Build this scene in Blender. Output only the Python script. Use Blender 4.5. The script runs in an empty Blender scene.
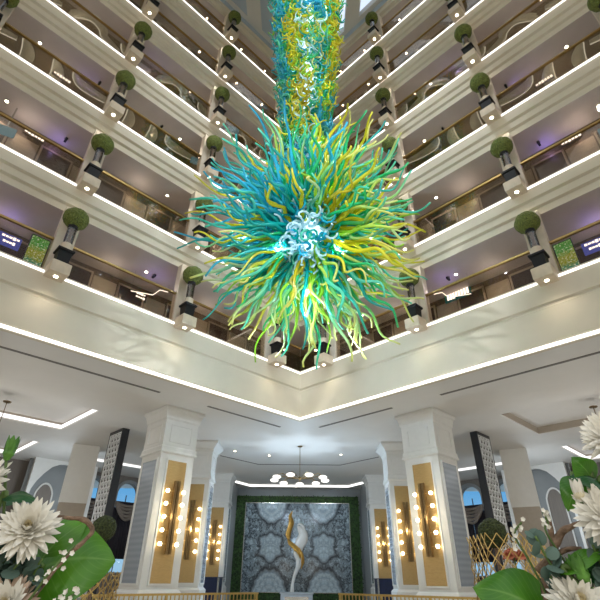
import bpy, bmesh, math, random
from mathutils import Vector, Matrix, noise
random.seed(7)
S = bpy.context.scene
C = S.collection
H = 1.45                       # eye height above the lobby floor
c45 = 2 ** -.5
PI = math.pi

# ------------------------------------------------------------------ camera
FPX, TH, RO, YA = 451.46, .55507, .0094516, -.0020728
cR = Vector((math.cos(YA), -math.sin(YA), 0)); cH = Vector((math.sin(YA), math.cos(YA), 0)); cZ = Vector((0, 0, 1))
cF = cH * math.cos(TH) + cZ * math.sin(TH); cU = -cH * math.sin(TH) + cZ * math.cos(TH)
R2 = cR * math.cos(RO) + cU * math.sin(RO); U2 = cU * math.cos(RO) - cR * math.sin(RO)
cam = bpy.data.objects.new('camera', bpy.data.cameras.new('camera')); C.objects.link(cam)
cam.data.sensor_width = 36; cam.data.lens = FPX / 600 * 36; cam.data.clip_start = .05; cam.data.clip_end = 300
M = Matrix((R2, U2, -cF)).transposed().to_4x4(); M.translation = Vector((0, 0, H)); cam.matrix_world = M
S.camera = cam

def seen(P, m=12):             # is a point of the place inside the photograph (used only to leave out what it does not show)
    v = Vector(P) - Vector((0, 0, H)); d = v.dot(cF)
    if d < .1: return False
    x = 300 + FPX * v.dot(R2) / d; y = 300 - FPX * v.dot(U2) / d
    return -m < x < 600 + m and -m < y < 600 + m

# ------------------------------------------------------------------ materials
def nt(name):
    m = bpy.data.materials.new(name); m.use_nodes = True
    n = m.node_tree.nodes; n.clear()
    return m, n, m.node_tree.links
def mat(name, col, rough=.5, metal=0, var=.06, scale=6, bump=0, spec=.5, stretch=None, col2=None, detail=4):
    m, n, l = nt(name)
    o = n.new('ShaderNodeOutputMaterial'); b = n.new('ShaderNodeBsdfPrincipled')
    b.inputs['Roughness'].default_value = rough; b.inputs['Metallic'].default_value = metal
    b.inputs['Specular IOR Level'].default_value = spec
    tc = n.new('ShaderNodeTexCoord'); mp = n.new('ShaderNodeMapping'); l.new(tc.outputs['Object'], mp.inputs[0])
    if stretch: mp.inputs['Scale'].default_value = stretch
    no = n.new('ShaderNodeTexNoise'); no.inputs['Scale'].default_value = scale; no.inputs['Detail'].default_value = detail
    l.new(mp.outputs[0], no.inputs['Vector'])
    r = n.new('ShaderNodeValToRGB')
    a = [max(0, x * (1 - var)) for x in col]; z = [min(1, x * (1 + var)) for x in (col2 or col)]
    r.color_ramp.elements[0].position = .3; r.color_ramp.elements[1].position = .7
    r.color_ramp.elements[0].color = (*a, 1); r.color_ramp.elements[1].color = (*z, 1)
    l.new(no.outputs['Fac'], r.inputs[0]); l.new(r.outputs[0], b.inputs['Base Color'])
    if bump:
        bp = n.new('ShaderNodeBump'); bp.inputs['Strength'].default_value = bump; bp.inputs['Distance'].default_value = .02
        l.new(no.outputs['Fac'], bp.inputs['Height']); l.new(bp.outputs[0], b.inputs['Normal'])
    l.new(b.outputs[0], o.inputs[0])
    return m
def emit(name, col, st):
    m, n, l = nt(name)
    o = n.new('ShaderNodeOutputMaterial'); e = n.new('ShaderNodeEmission')
    e.inputs[0].default_value = (*col, 1); e.inputs[1].default_value = st; l.new(e.outputs[0], o.inputs[0])
    return m
def glass(name, tint, refl=.10, rough=.02):
    m, n, l = nt(name)
    o = n.new('ShaderNodeOutputMaterial'); t = n.new('ShaderNodeBsdfTransparent'); t.inputs[0].default_value = (*tint, 1)
    g = n.new('ShaderNodeBsdfGlossy'); g.inputs['Roughness'].default_value = rough
    lw = n.new('ShaderNodeFresnel'); lw.inputs[0].default_value = 1.45
    mu = n.new('ShaderNodeMath'); mu.operation = 'MULTIPLY'; mu.inputs[1].default_value = refl * 10
    mu.use_clamp = True
    x = n.new('ShaderNodeMixShader'); l.new(lw.outputs[0], mu.inputs[0]); l.new(mu.outputs[0], x.inputs[0])
    l.new(t.outputs[0], x.inputs[1]); l.new(g.outputs[0], x.inputs[2]); l.new(x.outputs[0], o.inputs[0])
    return m

def blown():
    m, n, l = nt('blown_glass')
    o = n.new('ShaderNodeOutputMaterial'); a = n.new('ShaderNodeAttribute'); a.attribute_name = 'Col'
    b = n.new('ShaderNodeBsdfPrincipled'); b.inputs['Roughness'].default_value = .12; b.inputs['Specular IOR Level'].default_value = .5
    b.inputs['Coat Weight'].default_value = .45; b.inputs['Coat Roughness'].default_value = .05
    t = n.new('ShaderNodeBsdfTranslucent'); tr = n.new('ShaderNodeBsdfTransparent')
    l.new(a.outputs['Color'], b.inputs['Base Color']); l.new(a.outputs['Color'], t.inputs[0]); l.new(a.outputs['Color'], tr.inputs[0])
    x = n.new('ShaderNodeMixShader'); x.inputs[0].default_value = .45; l.new(b.outputs[0], x.inputs[1]); l.new(t.outputs[0], x.inputs[2])
    y = n.new('ShaderNodeMixShader'); y.inputs[0].default_value = .28; l.new(x.outputs[0], y.inputs[1]); l.new(tr.outputs[0], y.inputs[2])
    l.new(y.outputs[0], o.inputs[0])
    return m

class G:                       # tiny node-graph helper for maths
    def __init__(s, n, l): s.n, s.l = n, l
    def m(s, op, *a, clamp=False):
        q = s.n.new('ShaderNodeMath'); q.operation = op; q.use_clamp = clamp
        for i, v in enumerate(a):
            if isinstance(v, (int, float)): q.inputs[i].default_value = v
            else: s.l.new(v, q.inputs[i])
        return q.outputs[0]
    def mix(s, f, a, b):
        q = s.n.new('ShaderNodeMix'); q.data_type = 'RGBA'
        if isinstance(f, (int, float)): q.inputs[0].default_value = f
        else: s.l.new(f, q.inputs[0])
        for i, v in ((6, a), (7, b)):
            if isinstance(v, tuple): q.inputs[i].default_value = (*v, 1)
            else: s.l.new(v, q.inputs[i])
        return q.outputs[2]

def marble():                  # book-matched blue grey marble: one slab pattern mirrored about both axes of each leaf
    m, n, l = nt('bookmatched_marble'); g = G(n, l)
    o = n.new('ShaderNodeOutputMaterial'); b = n.new('ShaderNodeBsdfPrincipled'); b.inputs['Roughness'].default_value = .12
    tc = n.new('ShaderNodeTexCoord'); sp = n.new('ShaderNodeSeparateXYZ'); l.new(tc.outputs['Object'], sp.inputs[0])
    x, z = sp.outputs[0], sp.outputs[2]
    u = g.m('ABSOLUTE', g.m('SUBTRACT', g.m('ABSOLUTE', x), 1.57)); v = g.m('ABSOLUTE', z)
    cb = n.new('ShaderNodeCombineXYZ'); l.new(u, cb.inputs[0]); l.new(v, cb.inputs[1])
    xs = g.m('MULTIPLY', g.m('SIGN', z), .35); l.new(xs, cb.inputs[2])
    def nz(sc, det, rg=.6):
        q = n.new('ShaderNodeTexNoise'); q.inputs['Scale'].default_value = sc; q.inputs['Detail'].default_value = det
        q.inputs['Roughness'].default_value = rg; l.new(cb.outputs[0], q.inputs['Vector']); return q.outputs['Fac']
    w = g.m('MULTIPLY', g.m('SUBTRACT', nz(1.6, 5), .5), 1.3)
    # hexagonal cell round the leaf centre
    hx = g.m('ADD', g.m('MAXIMUM', u, g.m('ADD', g.m('MULTIPLY', u, .5), g.m('MULTIPLY', v, .80))), g.m('MULTIPLY', w, .50))
    ring = g.m('SUBTRACT', 1, g.m('MULTIPLY', g.m('ABSOLUTE', g.m('SUBTRACT', hx, .66)), 7), clamp=True)
    # agate arcs hanging from top and bottom
    dv = g.m('SUBTRACT', v, 2.35)
    d2 = g.m('ADD', g.m('SQRT', g.m('ADD', g.m('MULTIPLY', u, u), g.m('MULTIPLY', g.m('MULTIPLY', dv, dv), .8))), g.m('MULTIPLY', w, .48))
    arc = g.m('SUBTRACT', 1, g.m('MULTIPLY', g.m('ABSOLUTE', g.m('SUBTRACT', d2, 1.05)), 5), clamp=True)
    wav = g.m('ADD', g.m('MULTIPLY', g.m('SINE', g.m('MULTIPLY', d2, 26)), .5), .5)
    inside = g.m('LESS_THAN', d2, 1.05)
    wv = g.m('MULTIPLY', wav, inside)
    hxin = g.m('LESS_THAN', hx, .66)
    lines = g.m('MULTIPLY', g.m('ADD', g.m('MULTIPLY', g.m('SINE', g.m('MULTIPLY', g.m('ADD', u, g.m('MULTIPLY', w, .1)), 40)), .5), .5), hxin)
    vein = g.m('SUBTRACT', 1, g.m('MULTIPLY', g.m('ABSOLUTE', g.m('SUBTRACT', nz(1.9, 8, .65), .5)), 11), clamp=True)
    vein2 = g.m('SUBTRACT', 1, g.m('MULTIPLY', g.m('ABSOLUTE', g.m('SUBTRACT', nz(4.2, 8, .7), .5)), 6), clamp=True)
    out = g.m('MULTIPLY', g.m('SUBTRACT', 1, inside), g.m('SUBTRACT', 1, hxin))
    base = g.mix(nz(3, 6), (.22, .32, .39), (.66, .78, .84))
    base = g.mix(g.m('MULTIPLY', wv, .40), base, (.80, .90, .96))
    base = g.mix(g.m('MULTIPLY', lines, .22), base, (.60, .68, .72))
    base = g.mix(g.m('MULTIPLY', g.m('MAXIMUM', vein, g.m('MULTIPLY', vein2, .7)), g.m('ADD', g.m('MULTIPLY', out, .52), .48)), base, (.006, .010, .015))
    base = g.mix(g.m('MULTIPLY', g.m('MAXIMUM', ring, arc), .92), base, (.008, .014, .022))
    l.new(base, b.inputs['Base Color']); l.new(b.outputs[0], o.inputs[0])
    return m

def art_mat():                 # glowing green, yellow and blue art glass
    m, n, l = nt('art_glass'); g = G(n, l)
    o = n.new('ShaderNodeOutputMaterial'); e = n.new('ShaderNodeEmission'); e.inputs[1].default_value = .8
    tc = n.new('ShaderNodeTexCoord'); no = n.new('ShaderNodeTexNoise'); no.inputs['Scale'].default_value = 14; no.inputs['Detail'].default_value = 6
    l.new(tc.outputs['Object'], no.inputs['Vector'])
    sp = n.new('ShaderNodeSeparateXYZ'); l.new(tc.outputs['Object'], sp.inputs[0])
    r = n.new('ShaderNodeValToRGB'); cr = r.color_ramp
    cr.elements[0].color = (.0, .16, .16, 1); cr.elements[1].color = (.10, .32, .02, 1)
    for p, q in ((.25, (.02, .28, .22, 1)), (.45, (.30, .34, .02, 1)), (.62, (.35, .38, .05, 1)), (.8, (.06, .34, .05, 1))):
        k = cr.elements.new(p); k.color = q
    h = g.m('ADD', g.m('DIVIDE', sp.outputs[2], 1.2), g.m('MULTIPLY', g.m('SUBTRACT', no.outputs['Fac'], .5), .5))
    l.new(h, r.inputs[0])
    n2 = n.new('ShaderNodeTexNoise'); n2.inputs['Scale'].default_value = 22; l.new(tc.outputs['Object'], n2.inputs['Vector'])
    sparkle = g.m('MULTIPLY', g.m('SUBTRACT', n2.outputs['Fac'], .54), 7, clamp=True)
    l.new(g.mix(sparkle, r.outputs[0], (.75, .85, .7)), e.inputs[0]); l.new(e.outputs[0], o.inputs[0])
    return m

def leaf_mat(name, a, b, vein):   # leaf with a pale midrib and side veins (local x across, y along)
    m, n, l = nt(name); g = G(n, l)
    o = n.new('ShaderNodeOutputMaterial'); p = n.new('ShaderNodeBsdfPrincipled'); p.inputs['Roughness'].default_value = .32
    at = n.new('ShaderNodeAttribute'); at.attribute_name = 'LeafUV'
    sp = n.new('ShaderNodeSeparateXYZ'); l.new(at.outputs['Vector'], sp.inputs[0])
    u = g.m('ABSOLUTE', sp.outputs[0]); v = sp.outputs[1]
    mid = g.m('SUBTRACT', 1, g.m('MULTIPLY', u, 16), clamp=True)
    sd = g.m('SINE', g.m('MULTIPLY', g.m('SUBTRACT', v, g.m('MULTIPLY', u, .45)), 62))
    sd = g.m('MULTIPLY', g.m('SUBTRACT', sd, .75), 3, clamp=True)
    tc = n.new('ShaderNodeTexCoord'); no = n.new('ShaderNodeTexNoise'); no.inputs['Scale'].default_value = 9
    l.new(tc.outputs['Object'], no.inputs['Vector'])
    base = g.mix(g.m('MULTIPLY', g.m('SUBTRACT', no.outputs['Fac'], .3), 2.2, clamp=True), a, b)
    base = g.mix(g.m('MAXIMUM', g.m('MULTIPLY', mid, .8), g.m('MULTIPLY', sd, .35)), base, vein)
    t = n.new('ShaderNodeBsdfTranslucent'); x = n.new('ShaderNodeMixShader'); x.inputs[0].default_value = .25
    l.new(base, p.inputs['Base Color']); l.new(base, t.inputs[0]); l.new(p.outputs[0], x.inputs[1]); l.new(t.outputs[0], x.inputs[2])
    l.new(x.outputs[0], o.inputs[0])
    return m

def slat_mirror():
    m, n, l = nt('bevelled_mirror_strips'); g = G(n, l)
    o = n.new('ShaderNodeOutputMaterial'); b = n.new('ShaderNodeBsdfPrincipled')
    b.inputs['Metallic'].default_value = .55; b.inputs['Roughness'].default_value = .22
    tc = n.new('ShaderNodeTexCoord'); sp = n.new('ShaderNodeSeparateXYZ'); l.new(tc.outputs['Object'], sp.inputs[0])
    w = g.m('SINE', g.m('MULTIPLY', sp.outputs[2], 40))
    base = g.mix(g.m('ADD', g.m('MULTIPLY', w, .5), .5), (.48, .54, .62), (.58, .64, .71))
    l.new(base, b.inputs['Base Color']); l.new(b.outputs[0], o.inputs[0])
    return m

MT = dict(
    cream=mat('cream_plaster', (.62, .56, .45), .55, var=.03, scale=2),
    soffit=mat('lavender_grey_plaster', (.52, .46, .45), .7, var=.04, scale=2),
    lobby_ceiling=mat('white_ceiling_plaster', (.70, .685, .66), .6, var=.02, scale=1.5),
    nave=mat('pale_ceiling_paint', (.66, .68, .69), .5, var=.02, scale=1.5),
    corridor_brown=mat('walnut_panelling', (.13, .085, .055), .35, var=.25, scale=3, stretch=(6, 6, .6)),
    corridor_beige=mat('beige_wall_panel', (.36, .29, .22), .4, var=.12, scale=2, stretch=(1, 1, 4)),
    ceiling_brown=mat('bronze_ceiling_board', (.22, .165, .10), .5, var=.12, scale=4),
    ceiling_grey=mat('warm_grey_plaster', (.34, .31, .27), .6, var=.08, scale=2),
    rib=mat('cove_lit_curved_board', (.74, .76, .68), .5, var=.04),
    door=mat('dark_door_veneer', (.055, .032, .022), .35, var=.3, scale=4, stretch=(8, 8, .5)),
    gold=mat('brushed_gold', (.62, .44, .16), .3, metal=1, var=.08, scale=20),
    rail_gold=mat('antique_gold_rail', (.36, .24, .09), .35, metal=.8, var=.08, scale=20),
    bronze=mat('aged_bronze', (.22, .15, .07), .35, metal=.9, var=.15, scale=30),
    goldleaf=mat('straw_gold_panel', (.56, .38, .16), .22, metal=.4, var=.14, scale=9, stretch=(1, 1, 10), bump=.15),
    white=mat('white_lacquer', (.74, .74, .72), .4, var=.02),
    stone=mat('beige_stone', (.60, .50, .38), .5, var=.10, scale=5),
    pilaster=mat('pale_beige_panel', (.62, .54, .44), .5, var=.05),
    black=mat('black_lacquer', (.010, .010, .011), .5, var=.1, spec=.25),
    navy=mat('navy_panel', (.008, .016, .055), .45, var=.2, scale=8),
    steel=mat('satin_steel', (.6, .6, .58), .2, metal=.9, var=.05, scale=20),
    topiary=mat('clipped_box_leaves', (.035, .055, .008), .8, var=.6, scale=38, bump=1, col2=(.13, .16, .03)),
    topiary_dark=mat('dark_moss_ball', (.012, .020, .006), .9, var=.5, scale=60, bump=1, col2=(.05, .065, .018)),
    hedge=mat('living_wall_leaves', (.005, .018, .004), .7, var=.7, scale=9, bump=1, col2=(.03, .075, .014)),
    darkbox=mat('charcoal_frame', (.022, .024, .03), .35, var=.15),
    silver=mat('silver_lattice', (.84, .86, .88), .35, metal=0, var=.05),
    blueband=mat('daylit_blue_grey', (.40, .47, .54), .6, var=.03, scale=1),
    roof=mat('roof_ceiling_paint', (.62, .60, .56), .7, var=.03, scale=1),
    greywall=mat('slate_grey_wall', (.27, .29, .30), .6, var=.05, scale=2),
    taupe=mat('taupe_wall_panel', (.20, .175, .155), .6, var=.10, scale=3, stretch=(8, 8, .5)),
    curtain=mat('dark_velvet_curtain', (.022, .018, .026), .8, var=.25, scale=6),
    swag=mat('taupe_silk_swag', (.24, .20, .17), .5, var=.15, scale=9),
    floor=mat('polished_beige_marble', (.58, .52, .44), .18, var=.12, scale=1.2, detail=8),
    walk=mat('corridor_carpet', (.22, .17, .12), .9, var=.1, scale=12),
    slot=mat('dark_air_slot', (.16, .15, .14), .7, var=.05),
    coffer_edge=mat('dark_beige_trim', (.42, .37, .31), .6, var=.04),  # darker beige for coffer edges and lower shafts
    pane=glass('balustrade_glass', (.84, .79, .72), .035),
    skypane=glass('window_glass', (.92, .96, 1), .05),
    cylinder=glass('clear_vase_glass', (.82, .84, .84), .25, .05),
    led=emit('led_white', (1, .97, .93), 2.4),
    led_soft=emit('led_cove', (1, .98, .97), 1.5),
    bulb=emit('warm_bulb', (1, .84, .56), 10),
    spot=emit('spot_lens', (1, .88, .66), 16),
    globe=emit('opal_globe', (1, .96, .88), 2.2),
    lampcore=emit('cool_light_core', (.62, .88, 1), 1.9),
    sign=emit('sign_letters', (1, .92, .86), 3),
    arc=emit('curved_cove_tube', (1, .98, .86), .9),
    sign_blue=emit('blue_sign_face', (.10, .12, .55), .8),
    sign_teal=emit('teal_sign_face', (.04, .16, .17), .6),
    art=None, glass=None, marble=None, mirror=None,
    petal=mat('ivory_petal', (.88, .85, .76), .55, var=.08, scale=20),
    petal_pink=mat('blush_petal', (.66, .50, .38), .55, var=.12, scale=20),
    petal_core=mat('cream_petal_heart', (.78, .70, .48), .6, var=.1, scale=20),
    orange=mat('coral_rose_petal', (.60, .22, .13), .6, var=.2, scale=20),
    stem=mat('green_stem', (.10, .17, .04), .6, var=.2, scale=20),
    bark=mat('twisted_branch_bark', (.24, .155, .10), .8, var=.5, scale=45, bump=1),
    eucalyptus=mat('dusty_eucalyptus_leaf', (.09, .15, .12), .6, var=.25, scale=12),
    statue_white=mat('white_polished_marble', (.78, .77, .74), .2, var=.06, scale=4),
    statue_gold=mat('gilded_bronze', (.72, .42, .10), .28, metal=.85, var=.15, scale=8),
    plinth=mat('grey_stone_plinth', (.42, .45, .48), .35, var=.08, scale=4),
)
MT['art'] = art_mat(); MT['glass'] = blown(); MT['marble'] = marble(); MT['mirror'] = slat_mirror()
LEAF = leaf_mat('broad_green_leaf', (.018, .13, .008), (.13, .34, .02), (.17, .36, .06))
LEAF2 = leaf_mat('dark_green_leaf', (.008, .06, .016), (.03, .14, .04), (.10, .26, .10))

# ------------------------------------------------------------------ mesh building
class MB:
    def __init__(s): s.v = []; s.f = []; s.col = []; s.uv = []
    def add(s, vs, fs, col=None):
        b = len(s.v); s.v += [tuple(v) for v in vs]; s.f += [tuple(b + i for i in f) for f in fs]
        if col is not None: s.col += col if isinstance(col, list) else [col] * len(vs)
        return s
    def box(s, x0, x1, y0, y1, z0, z1, mtx=None):
        vs = [Vector((x, y, z)) for z in (z0, z1) for y in (y0, y1) for x in (x0, x1)]
        if mtx: vs = [mtx @ v for v in vs]
        return s.add(vs, [(0, 2, 3, 1), (4, 5, 7, 6), (0, 1, 5, 4), (2, 6, 7, 3), (0, 4, 6, 2), (1, 3, 7, 5)])
    def frustum(s, rings, cx=0, cy=0):          # square rings [(half, z)] stacked into one solid
        vs = []; fs = []
        for h, z in rings: vs += [(cx - h, cy - h, z), (cx + h, cy - h, z), (cx + h, cy + h, z), (cx - h, cy + h, z)]
        for k in range(len(rings) - 1):
            for i in range(4):
                j = (i + 1) % 4; fs.append((4 * k + i, 4 * k + j, 4 * k + 4 + j, 4 * k + 4 + i))
        fs += [(3, 2, 1, 0), tuple(4 * len(rings) - 4 + i for i in range(4))]
        return s.add(vs, fs)
    def lathe(s, prof, n=16, cx=0, cy=0):       # [(r, z)]
        vs = []; fs = []
        for r, z in prof: vs += [(cx + r * math.cos(2 * PI * i / n), cy + r * math.sin(2 * PI * i / n), z) for i in range(n)]
        for k in range(len(prof) - 1):
            for i in range(n):
                j = (i + 1) % n; fs.append((k * n + i, k * n + j, k * n + n + j, k * n + n + i))
        fs += [tuple(range(n - 1, -1, -1)), tuple((len(prof) - 1) * n + i for i in range(n))]
        return s.add(vs, fs)
    def tube(s, pts, rad, n=6, cols=None, flat=1):
        pts = [Vector(p) for p in pts]; vs = []; fs = []; cl = []
        t = (pts[1] - pts[0]).normalized(); a = t.orthogonal().normalized()
        for i, p in enumerate(pts):
            t = (pts[min(i + 1, len(pts) - 1)] - pts[max(i - 1, 0)])
            t = t.normalized() if t.length > 1e-9 else Vector((0, 0, 1))
            a = (a - t * a.dot(t)); a = a.normalized() if a.length > 1e-6 else t.orthogonal().normalized()
            b = t.cross(a); r = rad[i] if isinstance(rad, (list, tuple)) else rad
            for k in range(n):
                th = 2 * PI * k / n; vs.append(p + a * (r * math.cos(th)) + b * (r * flat * math.sin(th)))
                if cols: cl.append(cols[i])
        for i in range(len(pts) - 1):
            for k in range(n):
                j = (k + 1) % n; fs.append((i * n + k, i * n + j, i * n + n + j, i * n + n + k))
        fs += [tuple(range(n - 1, -1, -1)), tuple((len(pts) - 1) * n + k for k in range(n))]
        return s.add(vs, fs, cl if cols else None)
    def mesh(s, name, m, smooth=False):
        me = bpy.data.meshes.new(name); me.from_pydata(s.v, [], s.f); me.materials.append(m)
        if s.col and len(s.col) == len(s.v):
            a = me.color_attributes.new('Col', 'FLOAT_COLOR', 'POINT')
            a.data.foreach_set('color', [x for q in s.col for x in (*q, 1)])
        if s.uv:
            a = me.attributes.new('LeafUV', 'FLOAT_VECTOR', 'POINT'); a.data.foreach_set('vector', [x for q in s.uv for x in q])
        if smooth: me.polygons.foreach_set('use_smooth', [True] * len(me.polygons))
        me.update(); return me
    def build(s, name, m, parent=None, smooth=False):
        return link(name, s.mesh(name, m, smooth), parent)
def link(name, me, parent=None):
    o = bpy.data.objects.new(name, me); C.objects.link(o); o.parent = parent; return o
def tag(o, label=None, cat=None, group=None, kind=None):
    if label: o['label'] = label
    if cat: o['category'] = cat
    if group: o['group'] = group
    if kind: o['kind'] = kind
    return o
def thing(name, loc, rz, label, cat, group=None):
    o = bpy.data.objects.new(name, None); C.objects.link(o); o.location = loc; o.rotation_euler.z = rz
    o.empty_display_size = .1
    return tag(o, label, cat, group)
def struct(o, cat=None, label=None):
    o['kind'] = 'structure'
    if label: o['label'] = label
    if cat: o['category'] = cat
    return o
def smooth_ball(r, sub, jit, seed):
    bm = bmesh.new(); bmesh.ops.create_icosphere(bm, subdivisions=sub, radius=r)
    rnd = random.Random(seed)
    for v in bm.verts: v.co *= 1 + jit * (rnd.random() - .5) + .04 * noise.noise(v.co * (3 / r) + Vector((seed, 0, 0)))
    mb = MB(); mb.add([v.co.copy() for v in bm.verts], [[q.index for q in f.verts] for f in bm.faces]); bm.free(); return mb
def plate(outer, holes, to3, thick):            # plate with holes: 2-D loops filled, then given thickness along to3's third axis
    bm = bmesh.new(); es = []
    for loop in [outer] + holes:
        vs = [bm.verts.new((p[0], p[1], 0)) for p in loop]
        for i in range(len(vs)): es.append(bm.edges.new((vs[i], vs[(i + 1) % len(vs)])))
    bmesh.ops.triangle_fill(bm, use_beauty=True, use_dissolve=False, edges=es)
    g = bmesh.ops.extrude_face_region(bm, geom=bm.faces[:])
    for v in [q for q in g['geom'] if isinstance(q, bmesh.types.BMVert)]: v.co.z += thick
    bmesh.ops.recalc_face_normals(bm, faces=bm.faces[:])
    mb = MB(); bm.verts.index_update()
    mb.add([to3(v.co.x, v.co.y, v.co.z) for v in bm.verts], [[q.index for q in f.verts] for f in bm.faces]); bm.free(); return mb
def lamp(name, kind, loc, energy, col, size=.1, parent=None, rot=None, **k):
    d = bpy.data.lights.new(name, kind); d.energy = energy; d.color = col
    if kind == 'AREA': d.size = size
    else: d.shadow_soft_size = size
    for a, b in k.items(): setattr(d, a, b)
    o = bpy.data.objects.new(name, d); C.objects.link(o); o.location = loc; o.parent = parent
    if rot: o.rotation_euler = rot
    return o

# ------------------------------------------------------------------ atrium frame: t runs from the corner along a side, s towards the void
LV = [6.61, 9.68, 13.03, 16.24, 19.49, 22.69]; TM = 4.91
def W(sd, t, s, z): return Vector((sd * (t - s) * c45, 16 - (t + s) * c45, z + H))
def ang(sd): return math.radians(135) if sd > 0 else math.radians(-135)   # local y points into the void
SIDE = {-1: 'left', 1: 'right'}
STORY = ['lowest', 'second', 'third', 'fourth', 'fifth', 'topmost']
POS = ['closest to the corner', 'second from the corner', 'third from the corner', 'fourth from the corner', 'fifth from the corner']
TEND = 18
def extr(prof, sd, t1=TEND, t0=None):
    mb = MB()
    vs = []; fs = []
    for s, z in prof: vs += [W(sd, s if t0 is None else t0, s, z), W(sd, t1, s, z)]
    for i in range(len(prof) - 1): fs.append((2 * i, 2 * i + 1, 2 * i + 3, 2 * i + 2))
    return mb.add(vs, fs)
def ceil_z(k): return (LV[k + 1] - .78) if k < 5 else LV[5] + 2.35
DEPTH = [2.4, 1.5, 2.6, 2.6, 2.6, 2.6]
BAYT = [1.5 + 3.78 * i for i in range(5)]

for sd in (-1, 1):
    nm = SIDE[sd]
    for k in range(6):
        z = LV[k]
        if k == 0: pf = [(-DEPTH[0] - .1, .12), (0, .12), (0, 0), (-.02, -.08), (-.10, -.52), (-.16, -.56), (-.16, -.6), (-.12, -.64), (-.12, TM + .14 - z), (-.02, TM + .07 - z), (-.02, TM - .06 - z), (-.14, TM - .06 - z), (-.14, TM - z)]
        else: pf = [(-DEPTH[k] - .1, .12), (0, .12), (0, 0), (-.02, -.05), (-.06, -.30), (-.15, -.34), (-.18, -.54), (-.27, -.58), (-.30, -.78)]
        struct(extr([(s, z + q) for s, q in pf], sd).build('wall_' + nm, MT['cream']))
        led = extr([(.005, z + .06), (.03, z + .06), (.03, z), (.005, z)], sd).build('light_strip', MT['led'])
        tag(led, 'white light strip edging the %s balcony on the %s' % (STORY[k], nm), 'light strip', 'balcony light strips')
        cz = ceil_z(k); dz = DEPTH[k]
        # corridor back wall
        struct(extr([(-dz, z + .1), (-dz, cz + .3)], sd).build('wall_' + nm, MT['corridor_brown'] if k < 2 else MT['ceiling_grey']))
        # corridor ceiling: plain band near the balcony; on upper floors curved drops behind it
        e = -dz if k < 2 else -1.2
        struct(extr([(-.30, cz), (e, cz)], sd).build('ceiling', MT['soffit']))
        if k >= 2:
            struct(extr([(-1.2, cz + .06), (-dz, cz + .06)], sd).build('ceiling', MT['ceiling_brown']))
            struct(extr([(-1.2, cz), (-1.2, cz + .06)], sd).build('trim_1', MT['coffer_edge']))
            def board(cl, wd_, seen_only=True):
                # curved board under the bronze ceiling, cove glow put into its pale colour; cl = centre line in (t, s), wd_ = width towards the wall
                n_ = len(cl); vs = []; fs = []
                if not any(seen(W(sd, t_, s_, cz), 30) for t_, s_ in cl): return
                for i, (t_, s_) in enumerate(cl):
                    q0 = cl[max(i - 1, 0)]; q1 = cl[min(i + 1, n_ - 1)]
                    dx, dy = q1[0] - q0[0], q1[1] - q0[1]; L_ = math.hypot(dx, dy)
                    w_ = wd_ * (.25 + .75 * math.sin(PI * (i + .6) / (n_ + .2)))
                    nx, ny = -dy / L_ * w_, dx / L_ * w_
                    if wd_sign < 0: nx, ny = -nx, -ny
                    t2, s2 = t_ + nx, max(s_ + ny, -dz + .02)
                    vs += [W(sd, t_, s_, cz - .04), W(sd, t2, s2, cz + .0), W(sd, t2, s2, cz + .055), W(sd, t_, s_, cz + .055)]
                for i in range(n_ - 1):
                    q = 4 * i
                    for j in range(4): fs.append((q + j, q + (j + 1) % 4, q + 4 + (j + 1) % 4, q + 4 + j))
                fs += [(0, 1, 2, 3), (4 * n_ - 1, 4 * n_ - 2, 4 * n_ - 3, 4 * n_ - 4)]
                struct(MB().add(vs, fs).build('trim_1', MT['rib'], None, True))
                struct(MB().tube([W(sd, t_ , s_, cz - .03) for t_, s_ in cl], .022, 5).build('trim_6', MT['arc']))
            def curve(pts, m=6):
                P = [Vector((x, y, 0)) for x, y in pts]; P = [P[0] * 2 - P[1]] + P + [P[-1] * 2 - P[-2]]; out = []
                for i in range(1, len(P) - 2):
                    for j in range(m):
                        u = j / m; A, B_, C_, D = P[i - 1], P[i], P[i + 1], P[i + 2]
                        v = .5 * ((2 * B_) + (C_ - A) * u + (2 * A - 5 * B_ + 4 * C_ - D) * u * u + (3 * B_ - A - 3 * C_ + D) * u ** 3); out.append((v.x, v.y))
                return out + [(P[-2].x, P[-2].y)]
            for tb in [x - 3.78 for x in BAYT[:1]] + BAYT:
                if k % 2 == 0:
                    wd_sign = -1; board(curve([(tb + 1.37, -1.22), (tb + 1.25, -1.5), (tb + .95, -1.68), (tb + .3, -1.66), (tb - .6, -1.45)]), .34)
                    for dt in (2.05, 3.05): board(curve([(tb + dt, -1.22), (tb + dt - .08, -1.6), (tb + dt - .1, -2.0), (tb + dt + .05, -2.45)]), .42)
                else:
                    wd_sign = -1; board(curve([(tb + 2.3, -1.65), (tb + 2.15, -1.62), (tb + 1.6, -1.25), (tb + 1.2, -1.30), (tb + .95, -1.55), (tb + .2, -1.65)]), .34)
                    board(curve([(tb + .3, -1.22), (tb + .1, -1.5), (tb - .5, -1.7), (tb - 1.2, -1.5)]), .34)

    # roof edge above the topmost corridor, then the upstand with daylight's blue put into its colour
    z = ceil_z(5)
    struct(extr([(-.30, z), (-.27, z + .16), (-.12, z + .20), (-.08, z + .40), (.0, z + .42)], sd).build('wall_' + nm, MT['cream']))
    struct(extr([(.0, z + .42), (-.02, z + .46), (-.02, z + .92)], sd).build('wall_' + nm, MT['blueband']))

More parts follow.
